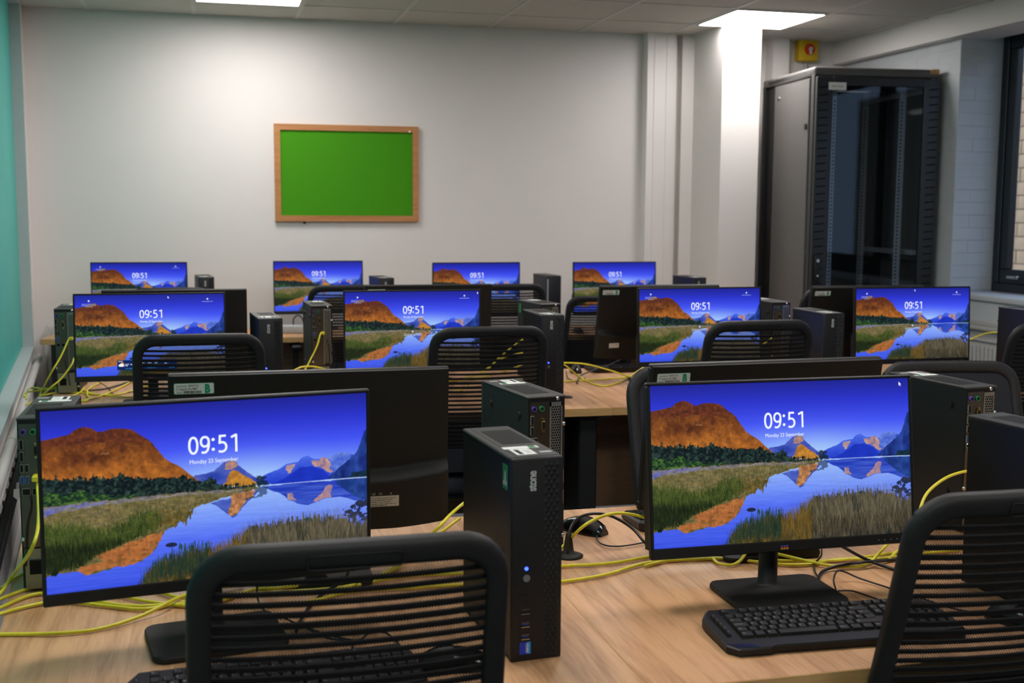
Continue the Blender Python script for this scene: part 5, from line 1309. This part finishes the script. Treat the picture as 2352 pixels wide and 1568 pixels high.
# ================================================================== CABLES
CABLES = {
'ya1':[(-0.440,2.223,0.735),(-0.413,2.324,0.735),(-0.389,2.401,0.735),(-0.355,2.427,0.735),(-0.236,2.376,0.735),(-0.148,2.280,0.735),(-0.081,2.193,0.735),(-0.006,2.175,0.735),(0.070,2.183,0.735),(0.201,2.178,0.735),(0.288,2.203,0.735),(0.369,2.220,0.735),(0.460,2.213,0.735),(0.570,2.201,0.735),(0.679,2.211,0.735),(0.738,2.206,0.735),(0.796,2.210,0.735),(0.881,2.231,0.735),(0.933,2.215,0.735)],
'ya2':[(-0.433,2.186,0.735),(-0.402,2.260,0.735),(-0.341,2.320,0.735),(-0.252,2.286,0.735),(-0.151,2.195,0.735),(-0.080,2.148,0.735),(-0.006,2.123,0.735),(0.083,2.109,0.735),(0.163,2.115,0.735),(0.223,2.146,0.735),(0.281,2.151,0.735),(0.356,2.146,0.735),(0.446,2.143,0.735),(0.547,2.114,0.735),(0.650,2.116,0.735),(0.742,2.137,0.735),(0.811,2.173,0.735),(0.866,2.194,0.735),(0.963,2.192,0.735),(1.018,2.183,0.735)],
'ya3':[(-0.427,2.150,0.735),(-0.394,2.209,0.735),(-0.335,2.277,0.735),(-0.245,2.217,0.735),(-0.164,2.164,0.735),(-0.088,2.155,0.735),(-0.006,2.155,0.735),(0.055,2.205,0.735),(0.103,2.174,0.745),(0.171,2.217,0.735)],
'ya4':[(-0.420,2.115,0.735),(-0.388,2.175,0.735),(-0.324,2.217,0.735),(-0.283,2.217,0.735),(-0.203,2.173,0.735),(-0.140,2.141,0.735),(-0.080,2.161,0.735),(-0.033,2.182,0.735),(0.022,2.186,0.735)],
'ya5':[(-0.426,2.069,0.735),(-0.371,2.069,0.734),(-0.277,2.049,0.735),(-0.208,2.055,0.735),(-0.145,2.093,0.738),(-0.109,2.120,0.745),(-0.080,2.161,0.745),(-0.026,2.220,0.740),(0.039,2.235,0.735)],
'ya6':[(-0.336,2.310,0.954),(-0.333,2.290,0.944),(-0.321,2.200,0.892),(-0.328,2.150,0.856),(-0.389,2.325,0.760),(-0.402,2.264,0.745),(-0.426,2.184,0.735)],
'ya7':[(0.639,2.310,0.905),(0.559,2.270,0.909),(0.462,2.220,0.870),(0.400,2.150,0.844),(0.399,2.332,0.760),(0.342,2.276,0.735),(0.282,2.218,0.735),(0.225,2.172,0.735)],
'ya8':[(0.527,2.531,0.760),(0.470,2.463,0.750),(0.438,2.462,0.735),(0.383,2.359,0.735),(0.311,2.245,0.735),(0.252,2.184,0.735)],
'ya9':[(0.614,2.196,0.735),(0.710,2.309,0.750),(0.722,2.220,0.813),(0.780,2.250,0.825),(0.835,2.270,0.820),(0.888,2.260,0.805),(0.961,2.283,0.760),(1.010,2.210,0.735)],
'ya10':[(0.839,2.173,0.735),(0.930,2.207,0.735),(1.002,2.192,0.735),(1.049,2.166,0.735),(1.083,2.142,0.735),(1.132,2.112,0.735),(1.187,2.105,0.735),(1.247,2.122,0.735),(1.320,2.108,0.735),(1.361,2.107,0.735),(1.441,2.117,0.735),(1.552,2.124,0.735)],
'ya11':[(0.981,2.233,0.735),(0.998,2.200,0.735),(0.995,2.154,0.735),(1.016,2.137,0.735),(1.040,2.146,0.740),(1.064,2.167,0.750),(1.128,2.245,0.750)],
'ya12':[(1.095,2.179,0.750),(1.131,2.155,0.745),(1.172,2.115,0.740),(1.215,2.083,0.735),(1.260,2.067,0.735),(1.301,2.084,0.735),(1.329,2.099,0.745),(1.351,2.106,0.760),(1.412,2.158,0.770)],
'ya13':[(0.884,2.240,0.735),(1.012,2.213,0.735),(1.119,2.146,0.735),(1.224,2.118,0.735),(1.275,2.118,0.735),(1.377,2.133,0.735),(1.448,2.145,0.735),(1.568,2.147,0.735)],
'ya14':[(1.660,2.240,0.876),(1.621,2.230,0.879),(1.554,2.200,0.874),(1.484,2.160,0.855),(1.426,2.100,0.832),(1.496,2.210,0.760),(1.435,2.158,0.735)],
'ya15':[(1.633,2.196,0.790),(1.597,2.200,0.790),(1.552,2.207,0.785),(1.536,2.238,0.760),(1.484,2.215,0.735),(1.354,2.096,0.735)],
'yb1':[(-0.552,4.815,0.951),(-0.562,4.800,0.948),(-0.587,4.750,0.888),(-0.625,4.720,0.822),(-0.678,4.854,0.735),(-0.667,4.690,0.735),(-0.689,4.542,0.735)],
'yb2':[(-0.547,4.810,0.872),(-0.554,4.780,0.849),(-0.589,4.740,0.801),(-0.622,4.720,0.774),(-0.662,4.798,0.735),(-0.672,4.692,0.735)],
'yb3':[(-0.707,4.668,0.735),(-0.735,4.904,0.735),(-0.728,4.984,0.735),(-0.673,4.937,0.735),(-0.609,5.031,0.735),(-0.573,5.085,0.735),(-0.508,5.121,0.735)],
'yb4':[(-0.723,4.735,0.735),(-0.736,4.847,0.735),(-0.691,4.894,0.735),(-0.647,4.931,0.735),(-0.569,4.973,0.735),(-0.473,4.756,0.735),(-0.390,4.726,0.735),(-0.331,4.815,0.735),(-0.279,4.946,0.735)],
'yb5':[(-0.658,4.764,0.735),(-0.617,4.821,0.735),(-0.535,4.803,0.735),(-0.429,4.713,0.735),(-0.344,4.651,0.735),(-0.264,4.655,0.735),(-0.136,4.715,0.735)],
'yb6':[(-0.542,5.065,0.735),(-0.528,4.917,0.735),(-0.533,4.791,0.735),(-0.569,4.679,0.735),(-0.627,4.650,0.735)],
'yb7':[(-0.475,5.089,0.735),(-0.505,4.911,0.735),(-0.498,4.761,0.735),(-0.481,4.639,0.735),(-0.495,4.580,0.735),(-0.590,4.601,0.735)],
'yb8':[(-0.343,5.151,0.735),(-0.381,4.932,0.735),(-0.444,4.695,0.735),(-0.512,4.594,0.735),(-0.602,4.573,0.735)],
'yb9':[(0.422,4.790,0.954),(0.411,4.770,0.951),(0.394,4.740,0.905),(0.363,4.720,0.849),(0.340,4.700,0.813),(0.303,4.660,0.776),(0.219,4.717,0.735)],
'yb10':[(0.232,4.620,0.784),(0.302,4.640,0.826),(0.346,4.650,0.835),(0.403,4.660,0.825),(0.476,4.660,0.793),(0.585,4.696,0.735)],
'yb11':[(1.291,4.680,0.936),(1.226,4.650,0.917),(1.130,4.600,0.861),(1.063,4.550,0.816),(0.998,4.500,0.782),(0.956,4.555,0.735),(0.832,4.468,0.735),(0.752,4.409,0.735)],
'yb12':[(1.291,4.680,0.870),(1.219,4.620,0.869),(1.125,4.580,0.853),(1.038,4.600,0.792),(0.948,4.650,0.762),(0.845,4.737,0.735)],
'yb13':[(1.292,4.680,0.833),(1.214,4.600,0.821),(1.125,4.580,0.796),(1.025,4.620,0.768),(0.941,4.660,0.757),(0.854,4.786,0.735)],
'yb14':[(1.372,4.660,0.822),(1.424,4.660,0.819),(1.504,4.620,0.816),(1.604,4.600,0.790),(1.675,4.580,0.766),(1.718,4.560,0.762),(1.830,4.573,0.735)],
'yb15':[(1.372,4.660,0.833),(1.412,4.620,0.815),(1.522,4.733,0.740),(1.544,4.535,0.735),(1.644,4.601,0.735),(1.739,4.727,0.740),(1.819,4.803,0.760),(1.917,4.900,0.780)],
'yb16':[(1.329,4.708,0.735),(1.425,4.687,0.735),(1.604,4.714,0.735),(1.691,4.735,0.735),(1.808,4.778,0.735),(1.957,4.788,0.735)],
'yb17':[(3.247,4.550,0.872),(3.273,4.500,0.893),(3.318,4.480,0.917),(3.362,4.450,0.929),(3.403,4.400,0.920),(3.424,4.350,0.867)],
'yb18':[(2.776,4.527,0.735),(2.854,4.566,0.735),(2.932,4.620,0.735),(3.043,4.636,0.735),(3.149,4.711,0.740),(3.229,4.774,0.750),(3.387,4.911,0.760)],
'yb19':[(2.386,4.620,0.919),(2.345,4.600,0.907),(2.284,4.580,0.878),(2.154,4.500,0.853)],
'ka1':[(0.234,2.135,0.790),(0.224,2.152,0.760),(0.182,2.148,0.735),(0.152,2.081,0.735),(0.132,2.016,0.735),(0.121,1.963,0.735)],
'ka2':[(0.061,2.120,0.770),(0.062,2.120,0.745),(0.071,2.088,0.735),(0.096,2.047,0.735),(0.137,1.981,0.735),(0.169,1.920,0.735),(0.203,1.895,0.735),(0.208,1.841,0.735),(0.201,1.804,0.735)],
'ka3':[(0.137,1.981,0.735),(0.177,1.929,0.735),(0.218,1.898,0.735),(0.239,1.922,0.735),(0.259,1.930,0.735),(0.278,1.900,0.735),(0.291,1.820,0.735),(0.313,1.781,0.735)],
'ka4':[(1.193,2.087,0.770),(1.201,2.103,0.750),(1.187,2.105,0.735),(1.164,2.060,0.735),(1.147,2.012,0.735)],
'ka5':[(1.141,2.008,0.735),(1.180,2.056,0.735),(1.226,2.069,0.740),(1.282,2.063,0.745),(1.351,2.091,0.735),(1.435,2.093,0.735)],
'ka6':[(1.228,2.066,0.780),(1.282,2.071,0.750),(1.321,2.052,0.735),(1.348,1.993,0.735)],
'ka7':[(1.145,1.944,0.735),(1.150,1.962,0.750),(1.186,2.004,0.752),(1.223,1.989,0.738),(1.246,1.947,0.735),(1.279,1.860,0.735),(1.306,1.792,0.735),(1.359,1.751,0.735)],
'ka8':[(1.146,1.939,0.735),(1.174,1.930,0.735),(1.194,1.878,0.735),(1.223,1.831,0.735)],
'ka9':[(0.707,2.280,0.735),(0.709,2.280,0.777),(0.729,2.300,0.803),(0.766,2.310,0.813),(0.814,2.320,0.804),(0.860,2.310,0.778),(0.876,2.269,0.755),(0.897,2.259,0.735)],
'ka10':[(0.825,2.436,0.735),(0.806,2.376,0.735),(0.809,2.333,0.735),(0.844,2.318,0.735),(0.918,2.339,0.735),(0.970,2.354,0.735)],
'kb1':[(1.468,4.626,0.735),(1.535,4.776,0.745),(1.651,4.913,0.750),(1.720,4.935,0.765),(1.791,4.959,0.790),(1.754,4.800,0.826)],
'kb2':[(1.552,4.765,0.735),(1.487,4.687,0.735),(1.478,4.782,0.735),(1.541,5.023,0.735)],
'kb3':[(-0.507,4.854,0.735),(-0.444,4.886,0.735),(-0.386,5.006,0.735),(-0.322,5.098,0.745)],
'kb4':[(-0.480,5.008,0.750),(-0.428,4.895,0.735),(-0.396,4.739,0.735),(-0.337,4.782,0.735),(-0.255,4.798,0.735)],
'kb5':[(0.441,4.790,0.925),(0.448,4.780,0.872),(0.449,4.780,0.799)],
'kb6':[(0.455,4.790,0.906),(0.471,4.780,0.853),(0.460,4.780,0.799)],
'kb7':[(-0.587,4.820,0.910),(-0.581,4.810,0.860),(-0.570,4.800,0.809),(-0.565,4.800,0.765)],
'ka11':[(-0.352,2.310,0.940),(-0.347,2.300,0.900),(-0.356,2.300,0.859),(-0.361,2.300,0.783)],
}
CABLE_LABEL = {
'ya1': 'yellow cable along the top of the bundle on the nearest left desk',
'ya2': 'yellow cable in the middle of the bundle on the nearest left desk',
'ya3': 'short yellow cable in the bundle under the large left monitor',
'ya4': 'yellow cable along the front of the bundle under the large left monitor',
'ya5': 'yellow cable sweeping lowest across the nearest left desk',
'ya6': 'yellow cable dropping from the tower at the left edge of the large monitor',
'ya7': 'yellow cable slanting down behind the nearest front tower',
'ya8': 'lower yellow cable slanting down behind the nearest front tower',
'ya9': 'yellow cable arching up between the nearest tower and the right monitor',
'ya10': 'yellow cable lying flat under the nearest right monitor',
'ya11': 'yellow cable making a small dip left of the right monitor stand',
'ya12': 'yellow cable dipping right of the right monitor stand',
'ya13': 'yellow cable running behind the right monitor stand to the right chair',
'ya14': 'yellow cable arching down from the rear tower at the far right',
'ya15': 'yellow cable seen through the top of the right chair',
'yb1': 'yellow cable hanging from the plug in the tower at the left wall',
'yb2': 'second yellow cable hanging behind the weather card monitor',
'yb3': 'yellow cable looping round to the left wall',
'yb4': 'wavy yellow cable left of the weather card monitor',
'yb5': 'yellow cable lying along the middle desk at the left wall',
'yb6': 'yellow cable curling down at the left corner of the weather card monitor',
'yb7': 'yellow cable coming forward from under the weather card monitor',
'yb8': 'yellow cable crossing diagonally under the weather card monitor',
'yb9': 'yellow cable hanging from the plug in the rear tower in the middle row',
'yb10': 'yellow cable loop below the rear tower with the plug',
'yb11': 'longest yellow cable seen through the second middle row chair',
'yb12': 'middle yellow cable seen through the second middle row chair',
'yb13': 'lowest yellow cable seen through the second middle row chair',
'yb14': 'upper yellow cable stretched right of the blue lit middle tower',
'yb15': 'yellow cable sagging onto the middle desk beside the mouse',
'yb16': 'straight yellow cable lying across the middle desk',
'yb17': 'yellow cable arching right of the window end monitor',
'yb18': 'yellow cable below the window end monitor',
'yb19': 'yellow cable behind the third middle row chair',
'ka1': 'thick black cable hanging from the large left monitor, behind the left chair',
'ka2': 'thin black keyboard cable seen through the left chair',
'ka3': 'thin black mouse cable looping behind the left chair',
'ka4': 'thin black cable hanging from the right monitor beside its stand',
'ka5': 'thick black cable curving right from the right monitor stand',
'ka6': 'black cable slanting down to the right chair',
'ka7': 'black mouse cable with a tall loop right of the monitor base',
'ka8': 'thin black keyboard cable right of the monitor base',
'ka9': 'black cable arching over the mouse right of the nearest tower',
'ka10': 'thin black cable of the mouse right of the nearest tower',
'kb1': 'black cable rising to the white labelled monitor back',
'kb2': 'thin black cable of the middle desk mouse',
'kb3': 'black cable under the weather card monitor',
'kb4': 'thin black cable crossing under the weather card monitor',
'kb5': 'left black lead on the rear tower with the yellow plug',
'kb6': 'right black lead on the rear tower with the yellow plug',
'kb7': 'black lead on the rear tower at the left wall',
'ka11': 'black lead on the rear tower beside the large left monitor',
}
THIN = ('ka2', 'ka3', 'ka4', 'ka7', 'ka8', 'ka10', 'kb2', 'kb4', 'kb5', 'kb6', 'kb7', 'ka11')
for k in ('ya1', 'ya2', 'ya3', 'ya4', 'ya5'):          # where they leave the desk they drop behind it along the wall
    x, y, z = CABLES[k][0]
    CABLES[k] = [(x - 0.075, y + 0.03, 0.30), (x - 0.072, y + 0.02, 0.55), (x - 0.05, y + 0.01, 0.70)] + CABLES[k]
x, y, z = CABLES['ya6'][-1]
CABLES['ya6'] = CABLES['ya6'] + [(x - 0.05, y - 0.02, 0.69), (x - 0.07, y - 0.03, 0.50), (x - 0.075, y - 0.03, 0.30)]
for k, pts in CABLES.items():
    yellow = k[0] == 'y'
    r_ = 0.0034 if yellow else (0.0018 if k in THIN else 0.0033)
    pts = [(x, y, max(z, DESK_Z + r_ + 0.0005)) if 0.71 < z < 0.74 else (x, y, z) for x, y, z in pts]
    me = MB().tube(pts, r_, 8, 0, 5).mesh('cable', M['yellow_cable'] if yellow else M['black_cable'])
    if not yellow or k not in ('yb1', 'yb9', 'ya6'):
        single('network_cable' if yellow else 'black_cable', me, CABLE_LABEL[k], 'cable', group='yellow network cables' if yellow else 'black cables on the desks')
    else:
        t = thing('network_cable', CABLE_LABEL[k], 'cable', (0, 0, 0), 0, 'yellow network cables')
        part('lead', me, t)
        x, y, z = pts[0]
        part('plug', MB().rbox((x - 0.006, y - 0.03, z - 0.0055), (x + 0.006, y + 0.012, z + 0.0055), 0.0015, 1).mesh('network_plug', M['yellow_cable']), t)
# small things on the desks
single('cable_grommet', MB().lathe([(0.002, 0.0), (0.030, 0.0), (0.0315, 0.003), (0.024, 0.006), (0.012, 0.008), (0.009, 0.03), (0.006, 0.05)], 22).mesh('cable_grommet', M['black_matt']), 'round black cable grommet beside the nearest tower on the desk', 'grommet', (0.712, 2.288, DESK_Z))
single('cable_grommet', MB().lathe([(0.002, 0.0), (0.022, 0.0), (0.023, 0.003), (0.016, 0.006), (0.002, 0.007)], 20).mesh('cable_grommet_flat', M['black_matt']), 'small round black grommet on the middle desk by the blue lit tower', 'grommet', (1.325, 4.30, DESK_Z))
t = thing('cable_hub', 'flat black hub box lying under the nearest right monitor', 'hub', (1.145, 2.185, DESK_Z), R(-4))
part('body', MB().rbox((-0.085, -0.025, 0.0), (0.085, 0.025, 0.026), 0.004).mesh('hub_body', M['black']), t)
part('socket', MB().box((-0.05, -0.0256, 0.008), (-0.02, -0.024, 0.018)).mesh('hub_socket', M['hole']), t)
t = thing('socket_strip', 'grey socket strip with a looped lead on the back wall desk under the noticeboard', 'power strip', (0.42, 6.93, DESK_Z), R(-6))
part('body', MB().rbox((-0.12, -0.03, 0.0), (0.12, 0.03, 0.05), 0.008).mesh('strip_body', M['rack_rail']), t)
part('lead', MB().tube([(0.02, 0, 0.05), (0.022, 0, 0.085), (0.045, 0, 0.105), (0.07, 0, 0.09), (0.085, 0, 0.045)], 0.004, 8).mesh('strip_lead', M['black_cable']), t)
single('white_cap', MB().lathe([(0.002, 0.014), (0.010, 0.012), (0.012, 0.006), (0.012, 0.0)], 18).mesh('white_cap', M['white']), 'small white cap at the far edge of the nearest desk above the mouse', 'cap', (0.775, 2.63, DESK_Z))
single('hanging_lead', MB().tube([(1.50, 4.50, 0.60), (1.58, 4.50, 0.615), (1.66, 4.50, 0.64), (1.72, 4.50, 0.67)], 0.004, 8).mesh('hanging_lead', M['greyink']), 'grey lead sagging in front of the modesty panel under the middle desk', 'cable')
